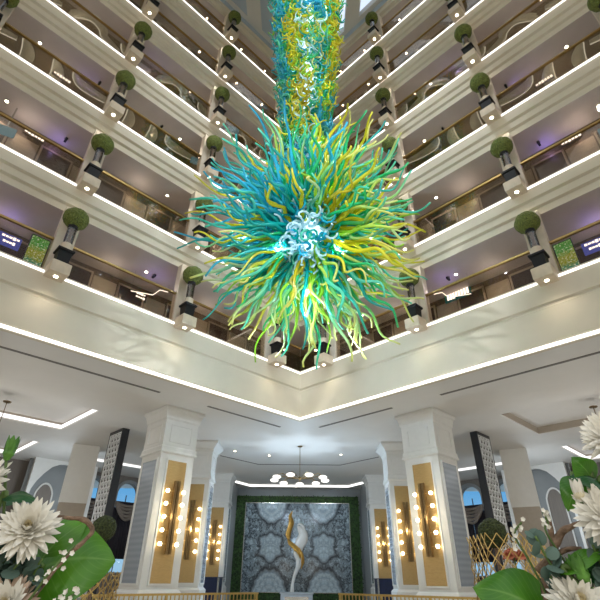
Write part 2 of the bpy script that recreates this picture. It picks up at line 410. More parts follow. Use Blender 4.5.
# ------------------------------------------------------------------ pilasters, brackets, planters
me_pil = {}
def unit_meshes():
    U = {}
    b = MB(); b.frustum([(.225, -.16), (.235, -.14), (.235, .15), (.225, .17)]); U['block'] = b.mesh('stone_block', MT['stone'])
    b = MB(); b.lathe([(.055, -.178), (.055, -.155)], 12); U['lens'] = b.mesh('spot_lens', MT['spot'])
    b = MB(); b.lathe([(.075, -.17), (.08, -.155)], 12); U['trim'] = b.mesh('spot_trim', MT['steel'])
    b = MB(); b.frustum([(.13, .17), (.145, .19), (.165, .52), (.16, .54)]); U['pot'] = b.mesh('pot', MT['black'])
    b = MB(); b.frustum([(.19, .54), (.205, .56), (.205, .61), (.17, .62)]); U['rim'] = b.mesh('rim', MT['black'])
    b = MB(); b.lathe([(.12, .61), (.135, .65), (.135, .84), (.13, .85)], 20); U['collar'] = b.mesh('collar', MT['stone'])
    b = MB(); b.lathe([(.115, .85), (.12, 1.36), (.115, 1.38)], 20); U['glass'] = b.mesh('glass_cylinder', MT['cylinder'])
    b = MB(); b.lathe([(.045, .82), (.04, 1.2), (.05, 1.45)], 10)
    for i in range(5):
        a = i * 1.26; b.tube([(.08 * math.cos(a), .08 * math.sin(a), .86), (.03 * math.cos(a + 1), .03 * math.sin(a + 1), 1.1), (.07 * math.cos(a + 2), .07 * math.sin(a + 2), 1.36)], .012, 5)
    U['stems'] = b.mesh('stems', MT['bark'])
    b = MB(); b.lathe([(.12, 1.37), (.13, 1.38), (.13, 1.46), (.11, 1.47)], 16); U['band'] = b.mesh('neck_band', MT['black'])
    for v in range(3):
        b = smooth_ball(.325, 4, .07, v + 1); b.v = [(x, y, zz * .95 + 1.74) for x, y, zz in b.v]; U['ball%d' % v] = b.mesh('topiary_ball', MT['topiary'])
    return U
UM = unit_meshes()
cnt = 0
for k in range(6):
    for sd in (-1, 1):
        for i, t in enumerate(BAYT):
            z = LV[k]; p = W(sd, t, .33, z)
            if not (seen(p + Vector((0, 0, -.1))) or seen(p + Vector((0, 0, 1.74)))): continue
            where = '%s balcony, %s side, %s' % (STORY[k], SIDE[sd], POS[i])
            pil = thing('pilaster', W(sd, t, 0, z), ang(sd), 'beige pilaster behind a topiary planter, ' + where, 'pilaster', 'beige balcony pilasters')
            h = ceil_z(k) - z
            b = MB(); b.box(-.25, .25, -.30, -.03, .125, h - .005); b.build('panel', MT['pilaster'], pil)
            br = thing('stone_bracket', p, ang(sd), 'beige stone bracket block with spotlight, ' + where, 'bracket', 'stone planter brackets')
            link('block', UM['block'], br); sp_ = link('spotlight', UM['trim'], br); link('lens', UM['lens'], sp_)
            lamp('bracket_spot', 'SPOT', (0, 0, -.20), 22, (1, .86, .66), .05, br, spot_size=2.4, spot_blend=.8)
            pl_ = thing('topiary_planter', p, ang(sd) + random.uniform(-.2, .2) * 0, 'topiary ball planter in black pot, ' + where, 'planter', 'topiary planters on the balconies')
            po = link('pot', UM['pot'], pl_); link('rim', UM['rim'], po)
            link('collar', UM['collar'], pl_); link('glass_cylinder', UM['glass'], pl_); link('stems', UM['stems'], pl_); link('neck_band', UM['band'], pl_)
            link('topiary_ball', UM['ball%d' % (cnt % 3)], pl_); cnt += 1

# glass balustrades between the pilasters
edges = [None] + BAYT
for k in range(6):
    for sd in (-1, 1):
        for i in range(5):
            t0 = -.08 if i == 0 else BAYT[i - 1] + .26; t1 = BAYT[i] - .26
            z = LV[k]
            if not any(seen(W(sd, t0 + (t1 - t0) * q / 6, -.1, z + .6), 2) for q in range(7)): continue
            bay = ['in the corner', 'first bay out from the corner', 'second bay out from the corner', 'third bay out from the corner', 'fourth bay out'][i]
            r = thing('glass_balustrade', W(sd, (t0 + t1) / 2, -.10, z + .12), ang(sd), 'glass balustrade with gold handrail, %s balcony, %s side, %s' % (STORY[k], SIDE[sd], bay), 'balustrade', 'glass balustrades of the balconies')
            L = (t1 - t0) / 2
            b = MB(); b.box(-L, L, -.008, .008, .0, .98); b.build('glass_panel', MT['pane'], r)
            b = MB(); b.box(-L, L, -.035, .035, .98, 1.04); b.build('handrail', MT['rail_gold'], r)

# corridor downlights
b = MB(); b.lathe([(.065, -.02), (.07, 0)], 12); me_ring = b.mesh('lamp_trim', MT['steel'])
b = MB(); b.lathe([(.042, -.03), (.05, -.02)], 12); me_len = b.mesh('lens', MT['spot'])
for k in range(6):
    for sd in (-1, 1):
        ts = [2.1, 6.14, 11.65] + ([3.84] if k >= 4 else [])
        for t in ts:
            s = -1.32 if k == 0 else -1.0
            p = W(sd, t, s, ceil_z(k))
            if not seen(p): continue
            tp = {2.1: 'close to the corner', 3.84: 'beside the second planter', 6.14: 'past the second planter', 11.65: 'near the fourth planter'}[t]
            d = thing('downlight', p, 0, 'small round downlight in the %s corridor ceiling, %s side, %s' % (STORY[k], SIDE[sd], tp), 'downlight', 'corridor ceiling downlights')
            link('lamp_trim', me_ring, d); link('lens', me_len, d)
            lamp('corridor_lamp', 'SPOT', (0, 0, -.05), 40, (1, .86, .68), .05, d, spot_size=2.6, spot_blend=.7)

# ------------------------------------------------------------------ corridor fronts on the two lower floors
dn = 0
for k in (0, 1):
    for sd in (-1, 1):
        z = LV[k]; s = -DEPTH[k]
        for t in [x + 1.89 * j for x in (.4,) for j in range(8)]:
            dn += 1
            P = W(sd, t, s, z)
            mtx = Matrix.Translation(P) @ Matrix.Rotation(ang(sd), 4, 'Z')
            b = MB(); b.box(-.45, .45, 0, .03, .13, 2.05)
            if seen(W(sd, t, s, z + 1.6), 20) :
                o = b.build('door_%d' % dn, MT['door']); o.matrix_world = mtx; struct(o)
                b = MB(); b.box(-.5, -.44, 0, .05, .13, 2.1); b.box(.44, .5, 0, .05, .13, 2.1); b.box(-.5, .5, 0, .05, 2.05, 2.12)
                b.build('frame', MT['corridor_beige'], o)
            P = W(sd, t + .95, s, z); mtx = Matrix.Translation(P) @ Matrix.Rotation(ang(sd), 4, 'Z')
            if seen(W(sd, t + .95, s, z + 1.6), 20):
                b = MB(); b.box(-.40, .40, 0, .04, .13, 2.02); b.box(-.34, .34, .04, .055, .3, 1.9)
                o = b.build('trim_2', MT['corridor_beige']); o.matrix_world = mtx; struct(o)

# glowing signs and art on the corridor walls (their lettering is too small in the photograph to make out: strokes only)
def strokes(b, x0, x1, z0, z1, n, y, seed):
    rnd = random.Random(seed); w = (x1 - x0) / n
    for i in range(n):
        a = -(x0 + i * w) - w; k_ = rnd.uniform(.0, .3) * (z1 - z0)
        b.box(a, a + w * .78, y, y + .01, z0 + k_, z1 - k_ * rnd.random())
def sign(sd, t, s, z, w, h, face, label, rows):
    r = thing('lit_sign', W(sd, t, s, z), ang(sd), label, 'sign', 'lit corridor signs')
    if face:
        b = MB(); b.box(-w / 2, w / 2, 0, .05, -h / 2, h / 2); b.build('panel', MT[face], r)
    else:
        b = MB(); b.box(-w / 2, w / 2, 0, .03, -h / 2, h / 2); b.build('panel', MT['door'], r)
    b = MB()
    for j, (f, n) in enumerate(rows):
        zz = h * .28 - j * h * .42
        if len(rows) == 1: zz = 0
        hh = h * (.36 if len(rows) == 1 else .12)
        strokes(b, -w * f / 2, w * f / 2, zz - hh, zz + hh, n, .05, n + j)
    b.build('lettering', MT['sign'], r)
for sd in (-1, 1):
    q = SIDE[sd]
    sign(sd, 10.02, -2.38, 8.55, .62, .42, 'sign_blue', 'small blue glowing sign behind the lowest balcony glass, far ' + q, [(.8, 5), (.55, 4)])
    sign(sd, 10.65, -1.42, 11.92, .62, .18, None, 'white lit room number on the second balcony wall, far ' + q, [(.95, 6)])
    sign(sd, 10.65, -1.60, 15.25, .62, .18, None, 'white lit room number on the third balcony, far ' + q, [(.95, 6)])
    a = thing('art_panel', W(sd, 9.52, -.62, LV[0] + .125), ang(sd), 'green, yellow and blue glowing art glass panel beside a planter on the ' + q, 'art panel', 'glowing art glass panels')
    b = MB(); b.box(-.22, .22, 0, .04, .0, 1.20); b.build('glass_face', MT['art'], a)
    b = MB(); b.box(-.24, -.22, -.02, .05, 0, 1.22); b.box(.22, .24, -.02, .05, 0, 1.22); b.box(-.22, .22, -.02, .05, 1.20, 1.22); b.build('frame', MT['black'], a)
sign(-1, 5.74, -2.38, 8.52, .5, .34, None, 'white two-line lit sign behind the lowest balcony glass, left side', [(.7, 4), (.7, 4)])
sign(1, 5.63, -2.38, 8.80, 1.0, .42, 'sign_teal', 'wide teal lit sign behind the lowest balcony glass, right side', [(.85, 8)])
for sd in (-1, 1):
    z = thing('zigzag_reflection', W(sd, 5.8, -1.5, 8.3), ang(sd), 'thin bent white glass reflection built as a glowing tube, lowest corridor, %s side' % SIDE[sd], 'reflection', 'bent glass reflections')  # light strips reflected in the glass, built as an added hung tube
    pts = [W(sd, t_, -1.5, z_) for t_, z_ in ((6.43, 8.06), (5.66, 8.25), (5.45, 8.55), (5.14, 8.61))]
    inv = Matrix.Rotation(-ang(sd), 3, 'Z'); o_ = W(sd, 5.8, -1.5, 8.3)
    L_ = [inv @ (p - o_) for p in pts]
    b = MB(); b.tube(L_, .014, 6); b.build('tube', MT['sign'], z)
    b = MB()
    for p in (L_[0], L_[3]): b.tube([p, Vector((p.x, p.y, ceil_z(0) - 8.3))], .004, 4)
    b.build('added_wires', MT['steel'], z)
# hanging teal screens on the upper corridors
PBD = emit('pale_blue_display', (.22, .42, .52), .55)
for (sd, k, t, zc) in ((-1, 1, 11.35, 11.2), (1, 1, 11.6, 11.2), (-1, 2, 5.2, 14.9), (-1, 3, 3.62, 18.4), (-1, 4, 2.0, 22.0)):
    r = thing('hanging_screen', W(sd, t, -1.05, zc), ang(sd) + .3 * sd, 'pale blue screen hung in the %s corridor, %s side, %s' % (STORY[k], SIDE[sd], 'far from the corner' if t > 10 else 'beside the second planter'), 'screen', 'hanging corridor screens')
    b = MB(); b.box(-.26, .26, -.03, .03, -.17, .17); b.build('display', PBD, r)
    b = MB(); b.box(-.02, .02, -.02, .02, .17, ceil_z(k) - zc); b.build('hanger', MT['steel'], r)
for (k, t, s_) in ((1, 9.84, -1.1), (2, 9.58, -.95), (0, 5.86, -1.29), (2, 7.0, -1.0)):
    for sd in (-1, 1):
        p = W(sd, t, s_, ceil_z(k))
        r = thing('ceiling_camera', p, ang(sd), 'tiny dark ceiling camera, %s corridor, %s side, %s' % (STORY[k], SIDE[sd], 'near the third planter' if t > 9 else 'past the second planter'), 'camera', 'corridor ceiling cameras')
        b = MB(); b.lathe([(.05, -.04), (.06, -.02), (.06, 0)], 12); b.build('mount', MT['steel'], r)
        b = MB(); b.box(-.035, .035, -.09, .11, -.11, -.04); b.build('body', MT['black'], r)
for (k, t, s_) in ((1, 10.0, -1.3), (2, 10.0, -1.4), (0, 5.83, -1.3), (0, 10.3, -1.6), (3, 7.9, -1.4)):
    for sd in (-1, 1): lamp('violet_accent', 'POINT', W(sd, t, s_, ceil_z(k) - .35), 4, (.38, .30, 1), .02)
for k in range(6):               # added point lights brightening the corridors, without fittings
    for sd in (-1, 1):
        for t in (.4, 3.4, 7.2, 11.0):
            lamp('corridor_fill', 'POINT', W(sd, t, -1.15 if k == 1 else -1.7, ceil_z(k) - .5), 6, (1, .86, .68), .02)

# ------------------------------------------------------------------ roof with skylights
zr = ceil_z(5) + .90 + H
def tri_holes():
    hs = []
    for a, bq in ((3.02, 6.0), (.45, 2.28)):
        # opening between roof beams, its far edge parallel to the right-hand side
        hs.append([(a, 6.0), (bq, 6.0), (bq, 15.72 - bq), (a, 15.72 - a)])
    return hs
outer = [(0, 16.2), (-13, 3.2), (-13, -3), (13, -3), (13, 3.2)]
holes = tri_holes(); holes += [[(-x, y) for x, y in h] for h in holes]
rf = plate(outer, holes, lambda x, y, z: (x, y, zr + z), .45).build('ceiling', MT['roof']); struct(rf)
wn = 0
for h in holes:
    wn += 1
    o = plate(h, [], lambda x, y, z: (x, y, zr + .06 + z), .02).build('window_%d' % wn, MT['skypane'] if h[0][0] > 0 else MT['blueband'])
    struct(o)

# ------------------------------------------------------------------ lobby ceiling
def ts2(sd, t, s): v = W(sd, t, s, 0); return (v.x, v.y)
ZC = TM + H
for sd in (-1, 1):
    o = [ts2(sd, 0, 0), ts2(sd, 18, 0), ts2(sd, 18, -19), (sd * 24, 31), (0, 31)]
    if sd < 0: o = o
    cof = [ts2(sd, 5.4, -7.8), ts2(sd, 5.4, -4.4), ts2(sd, 13, -4.4), ts2(sd, 13, -7.8)]
    cof2 = [ts2(sd, 5.3, -13.9), ts2(sd, 5.3, -10.4), ts2(sd, 13, -10.4), ts2(sd, 13, -13.9)]
    struct(plate(o, [cof, cof2], lambda x, y, z: (x, y, ZC + z), .02).build('ceiling', MT['lobby_ceiling']))
    for n_, q in enumerate((cof, cof2)):
        cx = sum(p[0] for p in q) / 4; cy = sum(p[1] for p in q) / 4
        big = [(cx + (p[0] - cx) * 1.03, cy + (p[1] - cy) * 1.03) for p in q]
        struct(plate(big, [], lambda x, y, z: (x, y, ZC + .26 + z), .02).build('ceiling', MT['lobby_ceiling']))
        b = MB()
        for i in range(4):
            p, r = q[i], q[(i + 1) % 4]
            b.add([(p[0], p[1], ZC + .02), (r[0], r[1], ZC + .02), (r[0], r[1], ZC + .26), (p[0], p[1], ZC + .26)], [(0, 1, 2, 3)])
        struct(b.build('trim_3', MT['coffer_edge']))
        if sd < 0 or n_ == 1:        # cove light along the two far edges
            b = MB(); ee = .03
            def inset(t, s): return W(sd, t, s, TM + .03)
            s0, s1 = ((-7.8, -4.4), (-13.9, -10.4))[n_]
            t0 = (5.4, 5.3)[n_]
            for (ta, sa, tb, sb) in ((t0 + .02, s0 + .02, 13, s0 + .02), (t0 + .02, s0 + .02, t0 + .02, s1)):
                if n_ == 1 and sd > 0 and ta == tb: pass
                A, Bq = W(sd, ta, sa, TM + .03), W(sd, tb, sb, TM + .03)
                dn_ = Vector((0, 0, .14))
                inn = (W(sd, ta + .03, sa + .03, 0) - W(sd, ta, sa, 0))
                b.add([A, Bq, Bq + dn_, A + dn_, A + inn, Bq + inn, Bq + dn_ + inn, A + dn_ + inn], [(0, 1, 2, 3), (4, 5, 6, 7), (0, 1, 5, 4), (2, 3, 7, 6), (0, 3, 7, 4), (1, 2, 6, 5)])
            tag(b.build('cove_light', MT['led_soft']), 'bent white cove light in the %s ceiling recess on the %s' % (('nearer', 'farther')[n_], SIDE[sd]), 'cove light')
    led = extr([(-.02, TM + .035), (.015, TM + .035), (.015, TM - .04), (-.02, TM - .04)], sd).build('light_strip', MT['led'])
    tag(led, 'long white light strip along the lobby ceiling edge below the balconies, %s side' % SIDE[sd], 'light strip')
    for (t0, t1, w) in ((-.2, 3.1, 'short'), (4.9, 12, 'long')):
        b = MB(); A = [W(sd, t0, -1.30, TM - .012), W(sd, t1, -1.30, TM - .012), W(sd, t1, -1.20, TM - .012), W(sd, t0, -1.20, TM - .012)]
        up = Vector((0, 0, .03)); b.add(A + [p + up for p in A], [(3, 2, 1, 0), (4, 5, 6, 7), (0, 1, 5, 4), (1, 2, 6, 5), (2, 3, 7, 6), (3, 0, 4, 7)])
        tag(b.build('air_slot', MT['slot']), '%s dark linear air slot in the lobby ceiling, %s side' % (w, SIDE[sd]), 'air vent')
for sd in (-1, 1):
    b = MB(); A = [W(sd, -2.5, -11.6, TM - .10), W(sd, 2.2, -11.6, TM - .10), W(sd, 2.2, -11.66, TM - .10), W(sd, -2.5, -11.66, TM - .10)]
    up = Vector((0, 0, .098)); b.add(A + [p + up for p in A], [(0, 1, 2, 3), (7, 6, 5, 4), (0, 4, 5, 1), (1, 5, 6, 2), (2, 6, 7, 3), (3, 7, 4, 0)])
    tag(b.build('cove_light', MT['led_soft']), 'short white ceiling light line between the lattice screen and front column, %s aisle' % SIDE[sd], 'cove light')
# nave: dark groove, far cove light
def band(pts, w, z0, z1, m, name):
    b = MB()
    for (x0, y0), (x1, y1) in zip(pts[:-1], pts[1:]):
        b.add([(x0, y0, z0), (x1, y1, z0), (x1, y1 + w, z0), (x0, y0 + w, z0), (x0, y0, z1), (x1, y1, z1), (x1, y1 + w, z1), (x0, y0 + w, z1)], [(3, 2, 1, 0), (4, 5, 6, 7), (0, 1, 5, 4), (1, 2, 6, 5), (2, 3, 7, 6), (3, 0, 4, 7)])
    return b.build(name, m)
tag(band([(-3.7, 21.7), (-2.05, 23.5), (2.05, 23.5), (3.7, 21.7)], .12, ZC - .012, ZC + .015, MT['slot'], 'air_slot'), 'angled dark groove crossing the ceiling before the round pendant lamp', 'air vent')
tag(band([(-3.75, 28.0), (-3.0, 29.3), (3.0, 29.3), (3.75, 28.0)], .06, ZC - .10, ZC + .01, MT['led'], 'cove_light'), 'white cove light with angled ends above the marble wall', 'cove light')
for x, y in ((-2.9, 20.8), (-1.4, 21.6), (1.9, 21.3), (-.2, 29.8)):
    d = thing('ceiling_spot', (x, y, ZC), 0, 'tiny round ceiling spot ' + {-2.9: 'left of the nave groove', -1.4: 'just before the dark groove, left of the pendant', 1.9: 'right of the pendant rod', -.2: 'above the middle of the marble wall'}[x], 'downlight')
    link('lamp_trim', me_ring, d); link('lens', me_len, d)

# ------------------------------------------------------------------ lobby floor and outer walls
b = MB(); b.box(-26, 26, -6, 33, -.2, 0); struct(b.build('floor', MT['floor']))
b = MB(); b.box(-6.4, 6.4, 30.6, 30.9, 0, ZC + .3); struct(b.build('wall_back', MT['greywall']))
for sd in (-1, 1):
    b = MB(); b.box(min(sd * 3.85, sd * 4.6), max(sd * 3.85, sd * 4.6), 27.4, 30.6, 0, ZC); struct(b.build('wall_' + SIDE[sd], MT['greywall']))
# aisle walls with arched windows
def arch(cx, w, z0, zs, n=14, k=1.0):
    pts = [(cx - w, z0), (cx + w, z0)]
    pts += [(cx + w * math.cos(PI * i / n), zs + k * w * math.sin(PI * i / n)) for i in range(n + 1)]
    return pts
SW = -14.7
wn = 10
for sd in (-1, 1):
    wins = [(-1.15, .62), (.88, .62), (-3.2, .62)]
    holes = [arch(t, w, .25 + H, 3.95 + H) for t, w in wins]
    b = plate([(-6.0, 0), (12, 0), (12, ZC + .25), (-6.0, ZC + .25)], holes, lambda x, y, z: W(sd, x, SW - z, y - H), .3)
    struct(b.build('wall_' + SIDE[sd], MT['taupe']))
    for j, (t, w) in enumerate(wins):
        wn += 1
        o = plate(arch(t, w, .25 + H, 3.95 + H), [], lambda x, y, z: W(sd, x, SW - .18 - z, y - H), .015).build('window_%d' % wn, MT['skypane']); struct(o)
        fr = plate(arch(t, w + .16, .2 + H, 3.95 + H), [arch(t, w, .26 + H, 3.95 + H)], lambda x, y, z: W(sd, x, SW + z, y - H), .08).build('trim_4', MT['greywall']); struct(fr)
        b = MB(); r0 = W(sd, t, SW - .1, 2.6)
        for zz in (3.0,):
            for u in (-w / 2,):
                pass
        for zz in (.9, 2.2, 3.4): 
            m4 = Matrix.Translation(W(sd, t, SW - .14, zz)) @ Matrix.Rotation(ang(sd), 4, 'Z'); b.box(-w, w, -.02, .02, -.025, .025, m4)
        m4 = Matrix.Translation(W(sd, t, SW - .14, 0)) @ Matrix.Rotation(ang(sd), 4, 'Z'); b.box(-.02, .02, -.02, .02, .25, 3.95, m4)
        struct(b.build('trim_5', MT['darkbox']))
        if j == 2: continue
        # dark curtains parted below a pale swag
        cu = thing('curtain', W(sd, t, SW + .16, -H), ang(sd), 'dark curtain with taupe swag on the %s arched window, %s' % (('second', 'first')[j], SIDE[sd]), 'curtain')
        cu['label'] = 'dark parted curtain under taupe swag, %s aisle, arched window %s lattice screen' % (SIDE[sd], 'inward of' if j == 0 else 'outward of')
        for a, e in ((-w - .12, -.004), (.004, w + .12)):
            b = MB(); n = 14; vs = []; fs = []
            for i in range(n + 1):
                x = a + (e - a) * i / n; y = .05 * math.sin(i * 2.2); vs += [(x, y + .06, H + .85), (x, y + .06, H + 3.25)]
                vs += [(x, y + .03, H + .85), (x, y + .03, H + 3.25)]
            for i in range(n):
                q = 4 * i; fs += [(q, q + 4, q + 5, q + 1), (q + 2, q + 3, q + 7, q + 6), (q, q + 2, q + 6, q + 4), (q + 1, q + 5, q + 7, q + 3)]
            fs += [(0, 1, 3, 2), (4 * n, 4 * n + 2, 4 * n + 3, 4 * n + 1)]
            b.add(vs, fs); b.build('drape', MT['curtain'], cu, True)
        b = MB(); n = 16
        for lay in range(5):           # scalloped swag: sagging rolls of cloth, one under another
            pts = [(-w - .1 + (2 * w + .2) * i / n, .10 + .01 * lay, H + 3.50 - .02 * lay - (.14 + .15 * lay) * math.sin(PI * i / n)) for i in range(n + 1)]
            b.tube(pts, [.07] * (n + 1), 6, flat=1.2)
        b.build('swag', MT['swag'], cu, True)
        b = MB(); pts = [(-w - .05 + (2 * w + .1) * i / n, .02, 0) for i in range(n + 1)]
        vs = []
        for i in range(n + 1):
            x = pts[i][0]; vs += [(x, .03, H + 3.6 - .03), (x, .03, H + 3.55 - .42 * math.sin(PI * i / n))]
            vs += [(x, .06, H + 3.6 - .03), (x, .06, H + 3.55 - .42 * math.sin(PI * i / n))]
        fs = []
        for i in range(n):
            q = 4 * i; fs += [(q, q + 4, q + 5, q + 1), (q + 2, q + 3, q + 7, q + 6), (q + 1, q + 5, q + 7, q + 3)]
        b.add(vs, fs); b.build('valance', MT['curtain'], cu, True)
    # white wall with a wide cusped arch opening onto grey
    half = [(0, 0), (0, 0)]
    def ogee(cx, w, zs, top):
        L_ = [(cx - w, 0), (cx + w, 0), (cx + w, zs), (cx + w * .97, zs + (top - zs) * .25), (cx + w * .86, zs + (top - zs) * .46), (cx + w * .68, zs + (top - zs) * .68), (cx + w * .45, zs + (top - zs) * .88), (cx + w * .2, zs + (top - zs) * .98), (cx, top)]
        return L_ + [(2 * cx - x, y) for x, y in L_[-2:1:-1]]
    wl = plate([(1.35, 0), (4.4, 0), (4.4, ZC), (1.35, ZC)], [ogee(2.95, 1.32, 3.1 + H, 4.78 + H)], lambda x, y, z: W(sd, x, -13.6 + z, y - H), .18)
    struct(wl.build('wall_' + SIDE[sd], MT['white']))
    b = MB(); m4 = Matrix.Translation(W(sd, 2.9, -13.9, -H)) @ Matrix.Rotation(ang(sd), 4, 'Z'); b.box(-1.6, 1.6, -.05, .05, 0, ZC, m4); struct(b.build('wall_' + SIDE[sd], MT['greywall']))
    mr = thing('arched_mirror', W(sd, 3.5, -13.80, -H), ang(sd), 'small white-edged ogee wall frame inside the grey arch, %s side' % SIDE[sd], 'wall frame')
    fr = plate(ogee(0, .42, 3.3 + H, 3.90 + H), [ogee(0, .36, 3.28 + H, 3.82 + H)], lambda x, y, z: (x, z, y + .0), .06)
    o = fr.build('frame', MT['white'], mr)
    b = plate(ogee(0, .38, 3.29 + H, 3.85 + H), [], lambda x, y, z: (x, z, y), .02); b.build('mirror_glass', MT['taupe'], mr)

# ------------------------------------------------------------------ columns and sconces
def sconce(loc, rz, label, full=True):
    r = thing('wall_sconce', loc, rz, label, 'wall lamp', 'bronze wall sconces')
    b = MB()
    for x in (-.055, .055): b.box(x - .042, x + .042, .14, .22, -1.02, .98)
    b.box(-.03, .03, .0, .14, -.6, -.5); b.box(-.03, .03, .0, .14, .5, .6); b.build('bar', MT['bronze'], r)
    for i in range(5):
        z = -.76 + .36 * i
        b = MB(); b.tube([(-.28, .15, z), (.28, .15, z)], .012, 6); b.build('arm', MT['gold'], r)
        for x in (-.28, .28):
            q = MB(); q.lathe([(.0, -.055), (.045, -.045), (.062, 0), (.045, .045), (0, .055)], 10); o = q.build('bulb', MT['bulb'], r, True); o.location = (x, .15, z)
    lamp('sconce_glow', 'POINT', (0, .5, 0), 10, (1, .82, .56), .03, r)
    return r
def column(x, y, rz, w, label, gold_face, mirror_face, cw):
    r = thing('column', (x, y, 0), rz, label, 'column')
    h = w / 2; q = cw / 2; top = ZC - .005
    b = MB(); b.frustum([(h + .08, 0), (h + .08, H - .34), (h + .03, H - .28), (h, H - .26), (h, H + 3.42)]); b.build('shaft', MT['white'], r)
    b = MB(); b.frustum([(h + .04, H + 3.42), (h + .07, H + 3.46), (h + .04, H + 3.52), (h + .04, H + 3.62), (h + .01, H + 3.66), (h + .01, H + 4.48), (h + .05, H + 4.54), (h + .05, H + 4.60), (q - .05, H + 4.76), (q, H + 4.82), (q, top)]); b.build('capital', MT['white'], r)
    def face(f):                  # outward frame: +y local of returned matrix is the face normal
        return Matrix.Rotation(f, 4, 'Z')
    for f, m, nm in ((gold_face, 'goldleaf', 'gold_panel'), (mirror_face, 'mirror', 'mirror_panel')):
        if f is None: continue
        b = MB(); a = (.56 if w > 1.2 else .66) * h if m == 'goldleaf' else .72 * h; z0, z1 = H - .12, H + 3.22
        b.box(-a, a, h + .012, h + .022, z0, z1); o = b.build(nm, MT[m], r); o.matrix_local = face(f)
        b = MB(); e = .05
        b.box(-a - e, -a, h, h + .035, z0 - e, z1 + e); b.box(a, a + e, h, h + .035, z0 - e, z1 + e); b.box(-a, a, h, h + .035, z1, z1 + e); b.box(-a, a, h, h + .035, z0 - e, z0)
        o2 = b.build('panel_frame', MT['white'], r); o2.matrix_local = face(f)
    # sunk frieze panels on the capital
    for f in (gold_face, mirror_face):
        if f is None: continue
        b = MB(); a = h * .66; e = .035; z0, z1 = H + 3.78, H + 4.36; d = h + .01
        b.box(-a, -a + e, d, d + .02, z0, z1); b.box(a - e, a, d, d + .02, z0, z1); b.box(-a + e, a - e, d, d + .02, z1 - e, z1); b.box(-a + e, a - e, d, d + .02, z0, z0 + e)
        o = b.build('frieze_moulding', MT['white'], r); o.matrix_local = face(f)
    return r
for sd in (-1, 1):
    nm = SIDE[sd]
    # local angle of a face whose normal is the given world direction: normal angle - 90deg - column rotation
    def fa(nx, ny, rz): return math.atan2(ny, nx) - PI / 2 - rz
    rz = math.radians(45); w = 1.22
    cx, cy = sd * 4.38, 14.74 + w * .7071
    column(cx, cy, rz, w, 'tall white square column with gold panel and mirror strips, front %s' % nm, fa(-sd, -1, rz), fa(sd, -1, rz), 1.5)
    n = Vector((-sd * c45, -c45, 0)); p = Vector((cx, cy, H + 1.62)) + n * (w / 2 + .02)
    sconce(p, ang(sd), 'bronze bar sconce with ten glowing bulbs on the front %s column' % nm)
    column(sd * 4.12, 19.75, 0, 1.04, 'white square column with gold panel, second back in the %s row' % nm, fa(0, -1, 0), fa(-sd, 0, 0), 1.5)
    sconce((sd * 4.12, 19.75 - .54, H + 1.62), PI, 'bronze bar sconce with glowing bulbs on the second %s column' % nm)
    column(sd * 4.32, 26.6, 0, 1.14, 'white square column with gold panel beside the marble wall, %s side' % nm, fa(0, -1, 0), fa(-sd, 0, 0), 1.5)
    sconce((sd * 4.32, 26.6 - .59, H + 1.62), PI, 'bronze bar sconce with glowing bulbs on the %s column next to the marble' % nm)
    # navy cabinet
    r = thing('navy_cabinet', (sd * 4.2, 24.6, 0), 0, 'tall navy blue cabinet with steel edge in front of the far %s column' % nm, 'cabinet')
    b = MB(); b.frustum([(.56, 0), (.56, .06), (.58, .08), (.60, H + .04), (.62, H + .06), (.62, H + .09)]); b.build('body', MT['navy'], r)
    b = MB(); x = -sd * .60; b.box(x - .05, x + .03, -.64, -.585, .05, H + .07); b.build('steel_edge', MT['steel'], r)
    # plain aisle column, two tone
    r = thing('column', (sd * 9.45, 20.5, 0), -sd * .43, 'plain cream column with stone lower half, outer %s aisle' % nm, 'column')
    b = MB(); b.frustum([(.54, H + 2.6), (.54, ZC - .005)]); b.build('upper_shaft', MT['white'], r)
    b = MB(); b.frustum([(.56, 0), (.56, .3), (.52, .32), (.52, H + 2.6)]); b.build('lower_shaft', MT['coffer_edge'], r)
    # pierced lattice screen
    r = thing('lattice_screen', W(sd, 3.72, -6.25, -H), ang(sd), 'tall dark screen with pale pierced lattice face, %s aisle' % nm, 'screen')
    hh = ZC - .01
    b = MB(); L_ = .54
    # local x follows -sd? : build symmetric along local y (s axis); lattice face on +t side
    tx = sd * -1
    ft = -.20 if True else .20
    b.box(-.14, .14, L_ - .05, L_, 0, hh); b.box(-.14, .14, -L_, -L_ + .05, 0, hh); b.box(-.14, .14, -L_ + .05, L_ - .05, 0, .12); b.box(-.14, .14, -L_ + .05, L_ - .05, hh - .12, hh)
    b.box(-.03, .03, -L_ + .05, L_ - .05, .12, hh - .12)
    b.build('frame', MT['darkbox'], r)
    # which local x sign faces the camera side (+t)?
    tdir = (W(sd, 1, 0, 0) - W(sd, 0, 0, 0)); lx = Matrix.Rotation(ang(sd), 3, 'Z') @ Vector((1, 0, 0)); sg = 1 if lx.dot(tdir) > 0 else -1
    b = MB(); R_ = .139; x0 = sg * .115
    rows = int((hh - .24) / (R_ * 1.5)) + 1
    for j in range(rows):
        zc = .20 + j * R_ * 1.5
        for i in range(5):
            yc = -.48 + i * .24 + (.12 if j % 2 else 0)
            if abs(yc) > .485: continue
            pts = [(x0, max(-.485, min(.485, yc + R_ * math.sin(a * PI / 3))), min(hh - .13, zc + R_ * math.cos(a * PI / 3))) for a in range(7)]
            for p0, p1 in zip(pts[:-1], pts[1:]):
                if (Vector(p1) - Vector(p0)).length > .02: b.tube([p0, p1], .027, 4)
            for a in range(3):
                p0, p1 = pts[a], pts[a + 3]
                b.tube([(x0, (p0[1] * .75 + yc * .25), p0[2] * .75 + zc * .25), (x0, yc, zc)], .012, 4)
    b.build('lattice', MT['silver'], r)

